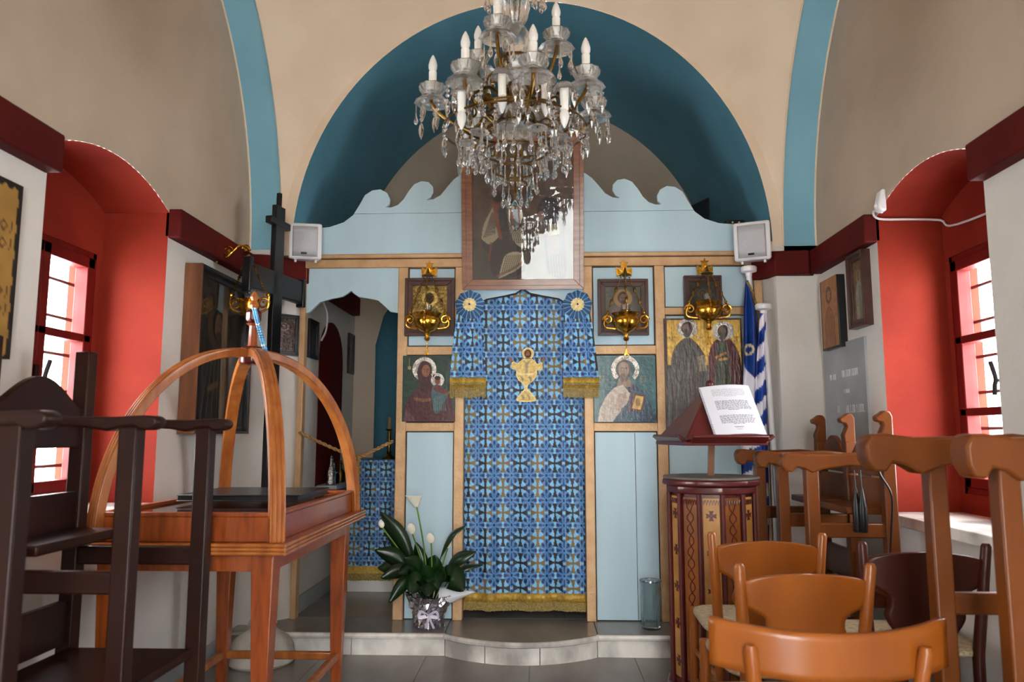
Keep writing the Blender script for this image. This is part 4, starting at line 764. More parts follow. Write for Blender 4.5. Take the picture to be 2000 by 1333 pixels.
for a, b in (((tx0 + ap, ty0 + ap), (tx1 - ap, ty0 + ap + .022)), ((tx0 + ap, ty1 - ap - .022), (tx1 - ap, ty1 - ap)), ((tx0 + ap, ty0 + ap), (tx0 + ap + .022, ty1 - ap)), ((tx1 - ap - .022, ty0 + ap), (tx1 - ap, ty1 - ap))): MB().box((a[0], a[1], tz - .1), (b[0], b[1], tz - .035)).build('apron', 'bier_wood', T, bevel=.002)
for x, sx in ((tx0 + .095, -1), (tx1 - .095, 1)):
    for y, sy in ((ty0 + .095, -1), (ty1 - .095, 1)):
        m = MB(); m.v = [(x + dx * w_ + (0 if z else -0), y + dy * w_, z) for z, w_ in ((0, .021), (tz - .035, .04)) for dx, dy in ((-1, -1), (1, -1), (1, 1), (-1, 1))]; m.f = [(3, 2, 1, 0), (4, 5, 6, 7)] + [(i, (i + 1) % 4, 4 + (i + 1) % 4, 4 + i) for i in range(4)]; m.build('leg', 'bier_wood', T, bevel=.004)
for x in (tx0 + .095, tx1 - .095):
    MB().box((x - .014, ty0 + .1, .155), (x + .014, ty1 - .1, .19)).build('stretcher', 'bier_rib', T, bevel=.006)
for y in (ty0 + .1, ty1 - .1): MB().box((tx0 + .1, y - .014, .155), (tx1 - .1, y + .014, .19)).build('stretcher', 'bier_rib', T, bevel=.006)
hz = U(477, 692, 'y', tcy).z; hub = Vector((tcx, tcy, hz))
for sx in (-1, 1):
    for sy in (-1, 1):
        C0 = Vector((tcx + sx * (tx1 - tcx - .045), tcy + sy * (ty1 - tcy - .045), tz)); d = Vector((C0.x - tcx, C0.y - tcy, 0)); L_ = d.length; e = d.normalized(); nn = Vector((-e.y, e.x, 0)); n = 26; pts = []
        for i in range(n + 1):
            q = R(90) * i / n; pts.append((.02 + (L_ - .02) * max(0, math.cos(q)) ** .92, tz + (hz - tz) * math.sin(q)))
        def ribm(off, half, rad, mt, name, par):
            m = MB(); v = []
            for i, (r_, z) in enumerate(pts):
                a, b = pts[max(i - 1, 0)], pts[min(i + 1, n)]; tg = Vector((b[0] - a[0], b[1] - a[1])).normalized(); no = Vector((tg.y, -tg.x))
                if no.x < 0: no = -no
                for w_, h_ in ((-half, -rad), (half, -rad), (half, rad), (-half, rad)):
                    rr, zz = r_ + no.x * (h_ + off), z + no.y * (h_ + off); p_ = Vector((tcx, tcy, 0)) + e * rr + nn * w_; v.append((p_.x, p_.y, zz))
            m.v = v; m.f = [(0, 3, 2, 1), (4 * n, 4 * n + 1, 4 * n + 2, 4 * n + 3)] + [(4 * i + k, 4 * i + (k + 1) % 4, 4 * i + 4 + (k + 1) % 4, 4 * i + 4 + k) for i in range(n) for k in range(4)]
            return m.build(name, mt, par, bevel=.003)
        rib = ribm(0, .027, .017, 'bier_rib', 'rib', T)
        for k in (-1, 0, 1):
            m = MB(); m.tube([Vector((tcx, tcy, 0)) + e * (r_ + .016 * math.cos(R(90) * i / n)) + nn * (k * .016) + Vector((0, 0, z + .016 * math.sin(R(90) * i / n))) for i, (r_, z) in enumerate(pts)], .0055, 6); m.build('rib_bead', 'bier_rib', rib)
MB().prism([(tcx + .055 * math.cos(R(22.5 + 45 * k)), tcy + .055 * math.sin(R(22.5 + 45 * k))) for k in range(8)], 'z', hz - .045, hz + .03).build('hub', 'bier_red', T, bevel=.012)
fz_ = hz + .03; fi = MB().lathe([(.026, 0), (.02, .01), (.017, .09), (.03, .1), (.012, .105)], (tcx, tcy, fz_), 8).build('finial', 'bier_wood', T)
MB().lathe([(.018, .1), (.034, .115), (.034, .15), (.018, .165)], (tcx, tcy, fz_), 8).build('finial_block', 'bier_red', fi, bevel=.004); MB().lathe([(.014, .16), (.022, .18), (.012, .2), (.02, .215), (.004, .24)], (tcx, tcy, fz_), 8).build('finial_tip', 'bier_rib', fi)
# string of blue beads looped over the finial
T2 = thing('bead_string', 'string of pale blue prayer beads hung on the bier finial', 'beads', (tcx + .02, tcy - .05, hz)); cv = bez([(tcx + .012, tcy - .04, fz_ + .16), (tcx + .035, tcy - .05, fz_ + .09), (tcx + .065, tcy - .055, fz_ + .0), (tcx + .085, tcy - .07, fz_ - .05)], 9)
for k in range(2):
    for i, q in enumerate(cv): MB().ball(q + Vector((.011 * k, -.004 * k, 0)), .0062, 8).build('bead', 'bead_blue' if i % 9 else 'silver', T2)
b = MB().box((-1.4, 3.05, tz + .1), (-.93, 3.5, tz + .118)); bo = thing('black_book', 'flat black bound book lying on the bier glass', 'book', (-1.17, 3.3, tz + .1)); MB().box((-1.40, 3.06, tz + .1), (-.9, 3.5, tz + .106)).build('cover', 'black_wood', bo, bevel=.002); MB().box((-1.395, 3.065, tz + .106), (-.908, 3.495, tz + .122)).build('page_block', 'black_plastic', bo); MB().box((-1.40, 3.06, tz + .122), (-.9, 3.5, tz + .128)).build('cover', 'black_wood', bo, bevel=.002)
# ------------------------------------------------------------------ stalls
def armprof(x0, x1, z, k=1):              # side profile of an arm: scroll end at x1, tail at x0
    L_ = abs(x1 - x0); q = [(0, 0), (.25, .012), (.5, .006), (.75, .004), (.9, .012), (.97, .01), (1, -.012), (.995, -.045), (.96, -.068), (.9, -.07), (.865, -.05), (.8, -.055), (.72, -.075), (.62, -.058), (.4, -.045), (0, -.042)]
    return [(x0 + (x1 - x0) * t, z + h * k) for t, h in q]
def stall_row(name, label, ys, xb, xf, xe, za, wood, zfin, s, finial=True, aw=.03, seats=True, low=True, k=1, zr=.77):
    T = thing(name, label, 'stall', ((xb + xf) / 2, sum(ys) / len(ys), 0))
    hw = .026
    xes = xe if isinstance(xe, list) else [xe] * len(ys)
    for y, xe in zip(ys, xes):
        MB().box((xf - hw, y - hw, 0), (xf + hw, y + hw, za - .05 * k)).build('front_post', wood, T, bevel=.005); bp_ = MB().box((xb - hw, y - hw, 0), (xb + hw, y + hw, zfin - (.13 if finial else .0))).build('back_post', wood, T, bevel=.005)
        pr = armprof(xb, xe, za, k); MB().prism(pr, 'y', y - aw, y + aw).build('armrest', wood, T, bevel=.008)
        if finial:
            f = zfin; sg = -s; hp = [(-.026, -.14), (.026, -.14), (.026, -.02), (.016, 0), (-.006, .004), (-.022, -.008), (-.045, -.022), (-.04, -.042), (-.018, -.046), (-.012, -.06), (-.03, -.1)]
            MB().prism([(xb + px_ * s, f + pz) for px_, pz in hp], 'y', y - .022, y + .022).build('finial', wood, bp_, bevel=.006)
        MB().box((min(xb, xf), y - .017, zr), (max(xb, xf), y + .017, zr + .06)).build('side_rail', wood, T, bevel=.006); MB().box((min(xb, xf), y - .015, .3), (max(xb, xf), y + .015, .36)).build('side_rail', wood, T, bevel=.006)
    for y0, y1 in zip(ys, ys[1:]):
        y0, y1 = min(y0, y1) + .022, max(y0, y1) - .022; n = 14
        arc = [(y0, za - .09)] + [(y1, za - .09)] + [(y1 - (y1 - y0) * i / n, zfin - .2 + .1 * math.sin(math.pi * i / n) ** 1.3) for i in range(n + 1)]
        MB().prism(arc, 'x', xb - .012, xb + .012).build('back_crest', wood, T, bevel=.004); MB().box((xb - .012, y0, .88), (xb + .012, y1, 1.01)).build('back_board', wood, T, bevel=.003)
        if low: MB().box((xb - .012, y0, .52), (xb + .012, y1, .66)).build('back_board', wood, T, bevel=.003)
        if seats:
            a, b = min(xb, xf), max(xb, xf); MB().box((a + .02, y0 + .002, .48), (b + .02 * (s > 0) - .0, y1 - .002, .51)).build('seat', wood, T, bevel=.006)
            MB().box((xb + .1 * s * -1 - .13, y0, .865), (xb + .13, y1, .895)).build('perch', wood, T, bevel=.006) if False else MB().box((min(xb, xb - s * .17), y0, .862), (max(xb, xb - s * .17), y1, .892)).build('perch', wood, T, bevel=.006)
    return T
stall_row('choir_stall', 'dark brown wooden stalls below the wooden plaque, beside the bier table', [1.62, 2.09, 2.56], -1.5, -1.07, -.985, 1.245, 'stall_dark', 1.48, -1, finial=False, k=.5)
stall_row('choir_stall', 'brown wooden stalls under the engraved marble plaque', [4.07, 3.7, 3.31], 1.52, 1.2, 1.075, 1.11, 'stall_brown', 1.295, 1)
stall_row('choir_stall', 'honey brown wooden stalls standing by the marble window sill', [2.3, 1.96], 1.56, 1.207, [1.0, 1.1], 1.185, 'stall_brown', 1.2, 1, finial=False, aw=.042, k=1.35, zr=.69)
# ------------------------------------------------------------------ rush seated chairs
def chair(label, x, y, rz, wood, W=.40, H=.82, bow=False):
    T = thing('rush_seat_chair', label, 'chair', (x, y, 0), 'rush seated chairs by the lectern'); T.rotation_euler = (0, 0, rz)
    sh_ = .45; D = .40; L = True; lean = .05
    for s in (-1, 1):
        top_ = H if not bow else H - .05; q = s * (W / 2 - .012)
        MB().tube([(q * .9, -D / 2 + .01, 0), (q * .9, -D / 2, sh_), (q * .97, -D / 2 - lean * .5, (sh_ + top_) / 2), (q * 1.03, -D / 2 - lean, top_ - .01), (q * 1.03, -D / 2 - lean, top_)], [.018, .02, .019, .017, .011], 12).build('back_leg', wood, T, L)
        MB().tube([(s * (W / 2 + .005), D / 2, 0), (s * (W / 2 + .0), D / 2 - .01, sh_ + .01)], [.016, .02], 12).build('front_leg', wood, T, L)
        for z in (.16, .28): MB().tube([(q * .9, -D / 2, z), (s * W / 2, D / 2, z)], .011, 8).build('stretcher', wood, T, L)
    for z, yy in ((.2, D / 2), (.3, D / 2), (.22, -D / 2)): MB().tube([(-W / 2 + .01, yy, z), (W / 2 - .01, yy, z)], .011, 8).build('stretcher', wood, T, L)
    def seat(u, v):
        a = 2 * math.pi * u; k = lambda c, e: math.copysign(abs(c) ** e, c); rr = (1 - abs(2 * v - 1) ** 3.5) ** .4 if v not in (0, 1) else 0
        return ((W / 2 + .015) * k(math.cos(a), .35) * (.2 + .8 * rr if v not in (0, 1) else .05) * 1.0, D / 2 * 1.04 * k(math.sin(a), .35) * (.2 + .8 * rr if v not in (0, 1) else .05), sh_ - .02 + .05 * v)
    MB().grid(seat, 32, 10).build('rush_seat', 'straw', T, L)
    if bow:                             # curved top rail held in front of the posts
        def rail_(u, v): t = (u - .5) * 2; return (t * (W / 2 + .075), -D / 2 - lean - .006 + .085 * abs(t) ** 2.2, H - .135 + .115 * v + .02 * abs(t) ** 2 + (.012 * (1 - abs(t)) if False else 0))
        MB().grid(rail_, 28, 6).build('top_rail', wood, T, L, solid=.02, bevel=0)
    else:
        w0 = W / 2 - .02; sp = [(-.09, .0), (.09, .0), (.095, .05), (.115, .085), (.125, .115), (.115, .15), (.118, .18), (.14, .2), (w0 * .97, .225), (w0, .245), (w0, .3), (w0 * .6, .325), (0, .335)]
        full_ = sp + [(-x_, z_) for x_, z_ in sp[::-1][1:-1]]; full_ = [q for i, q in enumerate(full_) if i == 0 or q != full_[i - 1]]; z0 = sh_ + .02; k = (H - .03 - z0) / .335
        outl = bez([(x_ * W / .4, z_ * k + z0, 0) for x_, z_ in sp[1:]], 4); oo = [(-q.x, q.y) for q in outl] + [(q.x, q.y) for q in outl[::-1]][1:]
        cx_ = [(q[0], q[1]) for q in oo]; m = MB(); n = len(cx_)
        rows = sorted(outl, key=lambda q: q.y)
        prof_ = [(q.y, q.x) for q in outl]
        # splat lofted row by row so that it bows and leans with the posts
        zs_ = [q.y for q in outl]; NV = len(outl)
        def pt(u, i): q = outl[i]; t = 2 * u - 1; xx = t * q.x; zz = q.y; return (xx, -D / 2 - lean * (zz - sh_) / (H - sh_) - .0 + .02 * (abs(xx) / (W / 2)) ** 2 - .012, zz)
        m.grid(lambda u, v: pt(u, min(NV - 1, int(round(v * (NV - 1))))), 12, NV - 1).build('back_splat', wood, T, L, solid=.018)
    return T
yA, yB, yC, yD = 3.03, 2.52, 2.0, 2.78
def cxp(pa, pb, y): return (U(pa, 1100, 'y', y).x + U(pb, 1100, 'y', y).x) / 2
chair('honey wood chair with shaped splat next to the painted lectern', cxp(1402, 1592, yA), yA + .2, R(-2), 'chair_wood', .42, .83)
chair('honey wood chair with shaped splat behind the bow backed chair', cxp(1440, 1672, yB), yB + .2, R(2), 'chair_wood', .42, .80)
chair('honey wood chair with low curved bow back', cxp(1460, 1770, yC), yC + .2, R(0), 'chair_wood', .43, .74, True)
chair('dark chair with shaped splat beside the stall post', cxp(1716, 1884, yD), yD + .2, R(-3), 'chair_dark', .42, .83)
# ------------------------------------------------------------------ black cross on its marble base
bc = Vector((-1.42, 4.16, 0)); T = thing('cross_base', 'carved white marble pedestal foot on the floor by the step', 'pedestal', bc)
MB().lathe([(.16, 0), (.175, .015), (.175, .04), (.155, .055), (.15, .085), (.125, .13), (.08, .165), (.06, .185)], bc, 32, lambda q, z: 1 + .1 * abs(math.sin(5 * q)) * (.05 < z < .15)).build('foot', 'carved_marble', T); MB().lathe([(.06, .185), (.075, .2), (.07, .215), (.05, .23), (.05, .26), (.062, .27), (.055, .275), (.03, .275)], bc, 24).build('neck', 'carved_marble', T)
T = thing('standing_cross', 'tall black wooden cross standing in the marble foot', 'cross', bc + Vector((0, 0, .27)))
p0, p1 = bc + Vector((0, 0, .23)), U(545, 404, 'y', 4.2); d = (p1 - p0); ud = d.normalized()
bd = Vector((.14, .6, 0)).normalized(); tk = bd.cross(ud).normalized(); bd = ud.cross(tk).normalized()
def bar(name, c, half, hb, ht, ax):      # a squared timber
    o = {0: (ud, bd), 1: (bd, ud)}[ax]; M = Matrix(((o[0].x, o[1].x, tk.x, c.x), (o[0].y, o[1].y, tk.y, c.y), (o[0].z, o[1].z, tk.z, c.z), (0, 0, 0, 1)))
    return MB().box((-half, -hb, -ht), (half, hb, ht), M).build(name, 'black_wood', T, bevel=.004)
bar('upright', (p0 + p1) / 2, d.length / 2, .045, .016, 0); zc_ = U(540, 555, 'y', 4.18).z; cc = p0 + d * ((zc_ - p0.z) / d.z)
bar('crossbar', cc - tk * .002, .27, .068, .018, 1); bar('end_cap', cc - bd * .27, .016, .095, .024, 1); bar('end_cap', cc + bd * .27, .016, .085, .024, 1); bar('top_board', p1 - ud * .1 + tk * .0, .02, .1, .02, 0)
bar('spike', p1 + ud * .03, .05, .012, .012, 0); bar('foot_rest', p0 + ud * .62, .03, .075, .02, 0)
# ------------------------------------------------------------------ pictures on the side walls
def wall_icon(label, x, s, y0, y1, z0, z1, d, fm, fwid, pic, mt='paint_gloss', glass=False, name='icon'):
    t = thing(name, label, 'icon', (x, (y0 + y1) / 2, z0)); t.rotation_euler = (0, 0, R(90) if s < 0 else R(-90)); W, H = y1 - y0, z1 - z0
    # local -y faces into the nave, board back at the wall
    t.location.x = x - s * d; frame_parts(t, W, H, d, fm, fwid); face(t, W - 2 * fwid, H - 2 * fwid, fwid, d, pic, mt, glass); return t
p = Paint((0, 0, 100, 130), 70, 90, '241c16'); p.mottle(.4, 8); p.figure(46, 26, 13, '1c1818', '15120f', '5a3f2c', '3c2c1a', 42, 130, '0e0a08'); p.ell(72, 62, 12, 13, '32261a'); p.ell(72, 64, 6, 8, '573d2b'); p.poly([(60, 78), (84, 76), (90, 118), (64, 122)], '2a1a14'); p.line([(30, 98), (48, 92)], 5, '5c402c')
t = wall_icon('large dark mother and child icon in a deep pine box frame', -XW + .002, -1, 3.64, 4.32, 1.2, 2.04, .085, 'black_wood', .045, p, 'paint', True)
for q in (-1, 1):
    MB().box((q * .34 - .002 * (q < 0) - (.0 if q < 0 else -.002) - .004, -.002, 0), (q * .34 + .004, .085, .84)).build('pine_side', 'pine', t, True, bevel=.002)
p = Paint((0, 0, 60, 120), 50, 100, 'a07838'); p.mottle(.2, 8); p.put((np.minimum(np.minimum(p.X, 60 - p.X), np.minimum(p.Y, 120 - p.Y)) < 3.2 + 1.2 * np.sin(p.Y * .35) + np.sin(p.X * .8)).astype(float), '1a120c')
for y0 in (28, 40, 72, 84): p.line([(46, y0), (49, y0 + 3), (46, y0 + 7), (43, y0 + 3), (46, y0)], 1.1, '4a2a14'); p.line([(53, y0), (52, y0 + 7)], 1.1, '4a2a14'); p.line([(38, y0), (39, y0 + 7)], 1.1, '4a2a14')
p.figure(22, 30, 7, '8a5a2c', '7a4c24', '9a6c40', '8a6230', 16, 118, '4a2a14')
wall_icon('wooden plaque with charred wavy edges and burnt lettering', -XW, -1, 2.07, 2.405, 1.44, 2.02, .03, 'black_wood', 0, p, 'paint')
p = Paint((0, 0, 60, 110), 50, 90, '9c6a42'); p.mottle(.2, 5)
for q in ((30, 26, 9, 12), (30, 26, 6.5, 10)): d = np.hypot((p.X - q[0]) / q[2], (p.Y - q[1]) / q[3]); p.put((abs(d - 1) < .12).astype(float), '5c3420')
p.line([(22, 20), (38, 20)], 1.2, '5c3420'); p.line([(12, 110), (14, 66), (20, 52), (26, 46), (34, 46), (40, 52), (46, 66), (48, 110)], 1.4, '5c3420'); p.put((p.inside([(12, 110), (14, 66), (26, 46), (34, 46), (46, 66), (48, 110)])).astype(float), '7a4634', .5)
for k in range(6): p.line([(18 + k * 5, 56), (16 + k * 6, 108)], .9, '5c3420', .7)
p.put(((p.X < 2.5) | (p.Y > 107.5)).astype(float), '1c100a')
y0 = U(1605, 600, 'x', XW - .04).y; y1 = U(1638, 600, 'x', XW - .04).y
wall_icon('thick wood block icon with a burnt line saint, charred edges', XW, 1, y1, y0, 1.66, 2.05, .045, 'black_wood', 0, p, 'paint')
p = Paint((0, 0, 60, 110), 50, 90, '6a5436'); p.mottle(.5, 5); p.figure(30, 22, 7, '8a8674', '5c6458', '7a5c40', '8d7a48', 20, 108); p.mottle(.3, 3)
y0 = U(1656, 580, 'x', XW - .04).y; y1 = U(1688, 580, 'x', XW - .04).y
wall_icon('worn icon in a brown box frame next to the burnt line saint', XW, 1, y1, y0, 1.73, 2.11, .045, 'brown_frame', .04, p)
# engraved marble plaque
ya, yb_ = 4.40, 3.84; T = thing('marble_plaque', 'grey marble plaque with faint engraved lines on the white wall', 'plaque', (XW, (ya + yb_) / 2, 1.0)); MB().box((XW - .014, yb_, .98), (XW, ya, 1.685)).build('slab', 'plaque_marble', T, bevel=.002)
mat('engraving', 'e2e2e4', 'c4c6c8', 30, rough=.7)
def glyphs(yc, z, n, h, wd):             # worn upright capitals, illegible in the photograph
    m = MB(); r2 = random.Random(int(z * 1000))
    for i in range(n):
        y = yc - (i - n / 2) * wd; k = r2.choice('IHNML'); st = .0018
        def v(yy, z0, z1): m.box((XW - .0155, yy - st, z0), (XW - .0138, yy + st, z1))
        v(y, z, z + h)
        if k in 'HNM': v(y - wd * .6, z, z + h)
        if k == 'H': m.box((XW - .0155, y - wd * .6, z + h * .45), (XW - .0138, y, z + h * .55))
        if k == 'L': m.box((XW - .0155, y - wd * .6, z), (XW - .0138, y, z + h * .1))
        if k in 'NM': m.box((XW - .0155, y - wd * .6, z + h * .9), (XW - .0138, y, z + h))
    return m.build('engraved_line', 'engraving', T, smooth=False)
glyphs(4.03, 1.5, 8, .036, .026); glyphs(4.26, 1.495, 4, .03, .022); glyphs(4.08, 1.415, 4, .02, .018); glyphs(3.98, 1.31, 9, .04, .026); glyphs(4.2, 1.315, 1, .035, .03); glyphs(4.12, 1.21, 5, .024, .022)
c = U(1714, 395, 'x', XW - .03); T = thing('motion_sensor', 'small white alarm sensor on the beige wall above the niche', 'sensor', (XW, c.y, c.z - .05)); MB().prism([(XW, c.z + .06), (XW - .022, c.z + .055), (XW - .035, c.z + .0), (XW - .04, c.z - .03), (XW - .025, c.z - .048), (XW, c.z - .05)], 'y', c.y - .03, c.y + .03).build('housing', 'white_plastic', T, bevel=.01); MB().ball((XW - .034, c.y, c.z - .02), .014, 10).build('lens', 'white_plastic', T)
tag(MB().tube(bez([(XW - .012, c.y, c.z - .05), (XW - .012, 3.652, 2.27), (XW + .01, 3.648, 2.232), (1.86, 3.648, 2.228), (1.985, 3.64, 2.22), (1.985, 3.5, 2.16), (1.985, 2.8, 2.12)], 5), .0055, 6).build('sensor_cable', 'white_plastic'), 'thin white cable running from the sensor round the red niche', 'cable')
for k, yy in enumerate((3.34, 3.29)):
    xx = 1.36 + .02 * k; T = thing('hanging_plug', ('black plug hung on a cable close to the stall back post' if k else 'black plug hung on a cable next to the armrest scroll side'), 'plug', (xx, yy - .045, .87), 'black plugs hung on the stall'); MB().tube([(xx, 3.255 - .012 * k, 1.05), (xx, 3.25 - .012 * k, .97)], .003, 6).build('cable', 'black_plastic', T); MB().lathe([(.014, -.13), (.017, -.12), (.017, -.03), (.009, .02), (.004, .05)], (xx, 3.25 - .012 * k, .93), 14).build('grip', 'black_plastic', T)
tag(MB().tube(bez([(1.5, 3.27, 1.15), (1.46, 3.25, 1.05), (1.5, 3.24, .95), (1.49, 3.24, .8), (1.47, 3.245, .6)], 6), .004, 6).build('loose_cable', 'black_plastic'), 'black cable dangling along the stall back post', 'cable')
# ------------------------------------------------------------------ inside the sanctuary
ax0, ax1, ay, az = -1.28, -.2, 5.35, 1.02; T = thing('altar_table', 'altar covered with blue cross cloth inside the sanctuary', 'altar', ((ax0 + ax1) / 2, ay + .3, PLAT)); MB().box((ax0 + .01, ay + .012, PLAT), (ax1, ay + .5, az - .005)).build('table_body', 'white_wall', T)
p = cloth_paint((0, 0, 1, 1), ax1 - ax0, .78, .006); p.mesh('cloth_front', lambda X, Y: (ax0 + (ax1 - ax0) * X, ay - .006 + .008 * np.sin(X * 60) * Y, az - (az - .3) * Y), 'cloth', T); p = cloth_paint((0, 0, 1, 1), ax1 - ax0, .6, .012)
p.mesh('cloth_top', lambda X, Y: (ax0 + (ax1 - ax0) * X, ay - .006 + .52 * Y, az + 0 * X), 'cloth', T); MB().box((ax0, ay - .014, .25), (ax1, ay - .004, .3)).build('gold_band', 'gold_cloth', T); fringe(MB(), ax0, ax1, .2, .25, ay - .008, 150).build('fringe', 'fringe_gold', T)
c = U(762, 895, 'z', az); T = thing('candlestick', 'turned dark brass candlestick standing on the altar', 'candlestick', (c.x, ay + .12, az)); cx_ = U(760, 870, 'y', ay + .12).x; T.location.x = cx_
MB().lathe([(.05, 0), (.052, .008), (.03, .02), (.014, .035), (.02, .05), (.012, .065), (.012, .11), (.02, .12), (.012, .13), (.012, .2), (.026, .21), (.028, .215)], (cx_, ay + .12, az), 20).build('stem', 'bronze', T); MB().tube([(cx_, ay + .12, az + .21), (cx_, ay + .12, az + .3)], .011, 10).build('candle', 'rope', T)
rp = [U(584, 845, 'y', 4.56), U(620, 862, 'y', 4.57), U(660, 880, 'y', 4.58), U(700, 893, 'y', 4.58), U(735, 878, 'y', 4.57), U(768, 862, 'y', 4.56)]
T = thing('cord', 'twisted straw coloured cord slung across the side doorway', 'rope', rp[3]); cv = bez(rp, 14)
for k in range(2): MB().tube([q + Vector((0, .006 * math.cos(i * .9 + math.pi * k), .006 * math.sin(i * .9 + math.pi * k))) for i, q in enumerate(cv)], .0065, 6).build('strand', 'rope', T)
m = MB().ball(rp[3] - Vector((0, .0, .02)), .016, 10)
for k in range(14): a_ = k * .449; m.tube([rp[3] + Vector((.006 * math.cos(a_), .006 * math.sin(a_), -.03)), rp[3] + Vector((.012 * math.cos(a_), .012 * math.sin(a_), -.3))], .003, 5)
m.build('tassel', 'rope', T)
xs_ = -1.41
def dark_pic(): p = Paint((0, 0, 60, 110), 30, 54, '4a3c38'); p.mottle(.5, 4); p.figure(30, 20, 8, '6a5c58', '554a48', '8a7a70', '7a6c60', 20, 108); return p
wall_icon('dark framed silver relief icon on the sanctuary wall by the doorway', xs_, -1, 4.74, 4.93, 1.68, 1.93, .02, 'black_wood', .03, dark_pic(), 'revetment'); wall_icon('narrow dark framed icon near the blue apse', xs_, -1, 5.74, 5.9, 1.66, 1.97, .02, 'black_wood', .025, dark_pic(), 'paint')
t = wall_icon('dark framed silver relief icon on the slanting pier behind the cross', -1.49, -1, 4.40, 4.60, 1.66, 1.91, .02, 'black_wood', .025, dark_pic(), 'revetment'); t.rotation_euler = (0, 0, R(90 - 43)); t.location = Vector((-1.475, 4.5, 1.67))
sh = MB().box((-1.41, 5.02, .84), (-1.27, 5.58, .865)).build('niche_shelf', 'plaque_marble'); tag(sh, 'small marble shelf under the red sanctuary panel', 'shelf')
for yy, h_, mt, lb in ((5.12, .17, 'silver', 'tall silver vessel on the small sanctuary shelf'), (5.22, .12, 'crystal', 'clear glass bottle on the small sanctuary shelf'), (5.36, .13, 'bronze', 'round brass censer on the small sanctuary shelf')):
    T = thing('altar_vessel', lb, 'vessel', (-1.34, yy, .865)); MB().lathe([(.03, 0), (.034, .004), (.036, h_ * .45), (.026, h_ * .62), (.012, h_ * .75), (.012, h_ * .9), (.018, h_)], (-1.34, yy, .865), 16).build('body', mt, T); MB().ball((-1.34, yy, .865 + h_ + .01), .013, 10).build('stopper', mt, T)
tag(MB().tube(bez([(-1.40, 5.0, 2.1), (-1.395, 5.12, 2.02), (-1.395, 5.1, 1.9), (-1.395, 5.0, 1.82)], 6), .007, 6).build('wall_cable', 'white_plastic'), 'white cable looped on the sanctuary wall under the cornice', 'cable')
# ------------------------------------------------------------------ chandelier
CX, CY = U(1006, 200, 'y', 3.05).x, 3.05
def cz(py): return U(1006, py, 'y', CY).z
T = thing('chandelier', 'crystal and brass chandelier with white candle bulbs', 'chandelier', (CX, CY, cz(450))); C0 = Vector((CX, CY, 0))
def prof(lst): return [(r, cz(py)) for r, py in lst]
MB().tube([(CX, CY, cz(40)), (CX, CY, 4.5)], .007, 8).build('chain_rod', 'bronze', T)
MB().lathe([(.0, cz(58)), (.03, cz(56)), (.05, cz(40)), (.062, cz(15)), (.058, cz(0)), (.035, cz(-20)), (.02, cz(-40))], C0, 20, lambda q, z: 1 + .04 * math.cos(10 * q)).build('glass_baluster', 'cut_glass', T)
MB().lathe(prof([(.02, 112), (.045, 104), (.062, 80), (.055, 62), (.028, 50)]), C0, 20, lambda q, z: 1 + .04 * math.cos(10 * q)).build('glass_baluster', 'cut_glass', T)
MB().lathe(prof([(.03, 160), (.055, 150), (.06, 138), (.075, 128), (.08, 118), (.03, 110)]), C0, 20, lambda q, z: 1 + .04 * math.cos(10 * q)).build('glass_baluster', 'cut_glass', T)
MB().lathe(prof([(.04, 205), (.06, 196), (.055, 178), (.03, 160)]), C0, 20).build('glass_baluster', 'cut_glass', T)
MB().lathe(prof([(.05, 275), (.09, 262), (.105, 240), (.09, 222), (.07, 208)]), C0, 24, lambda q, z: 1 + .05 * math.cos(14 * q)).build('glass_bowl', 'cut_glass', T)
for r_, py, h_ in ((.075, 205, .014), (.085, 124, .01), (.1, 250, .008)): MB().lathe([(r_ - .012, 0), (r_, 0), (r_, h_), (r_ - .012, h_), (r_ - .012, 0)], C0 + Vector((0, 0, cz(py))), 28).build('brass_ring', 'bronze', T)
bob = MB().lathe([(.006, -.03), (.02, -.028), (.04, -.02), (.052, .0), (.056, .018), (.05, .018), (.03, -.01), (.008, -.018)], (0, 0, 0), 20, lambda q, z: 1 + .05 * math.cos(10 * q)); dish = MB().lathe([(.01, -.05), (.03, -.062), (.062, -.07), (.074, -.062), (.06, -.05), (.02, -.038), (.006, -.034)], (0, 0, 0), 20, lambda q, z: 1 + .05 * math.cos(12 * q))
can = MB().lathe([(.017, 0), (.0175, .03), (.016, .05), (.0165, .085), (.014, .088)], (0, 0, 0), 14); blb = MB().lathe([(.012, .086), (.018, .1), (.019, .115), (.013, .138), (.005, .155), (.001, .16)], (0, 0, 0), 14)
drop = MB().lathe([(.0012, 0), (.0028, -.004), (.003, -.055), (.005, -.062), (.0095, -.075), (.0095, -.083), (.005, -.092), (.0005, -.095)], (0, 0, 0), 8); alm = MB().lathe([(.001, 0), (.007, -.012), (.012, -.032), (.009, -.052), (.0006, -.075)], (0, 0, 0), 6); bead = MB().ball((0, 0, -.009), .0095, 8)
meshes = {}
def inst(name, mbx, mt, loc, parent, rot=None, sc=1):
    key = (id(mbx), mt)
    if key not in meshes: o = mbx.build(name, mt); meshes[key] = o.data; bpy.data.objects.remove(o)
    o = bpy.data.objects.new(name, meshes[key]); col.objects.link(o); o.parent = parent; o.location = Vector(loc) - wloc(parent); o.scale = (sc,) * 3
    if rot: o.rotation_euler = rot
    return o
mix = random.Random(3)
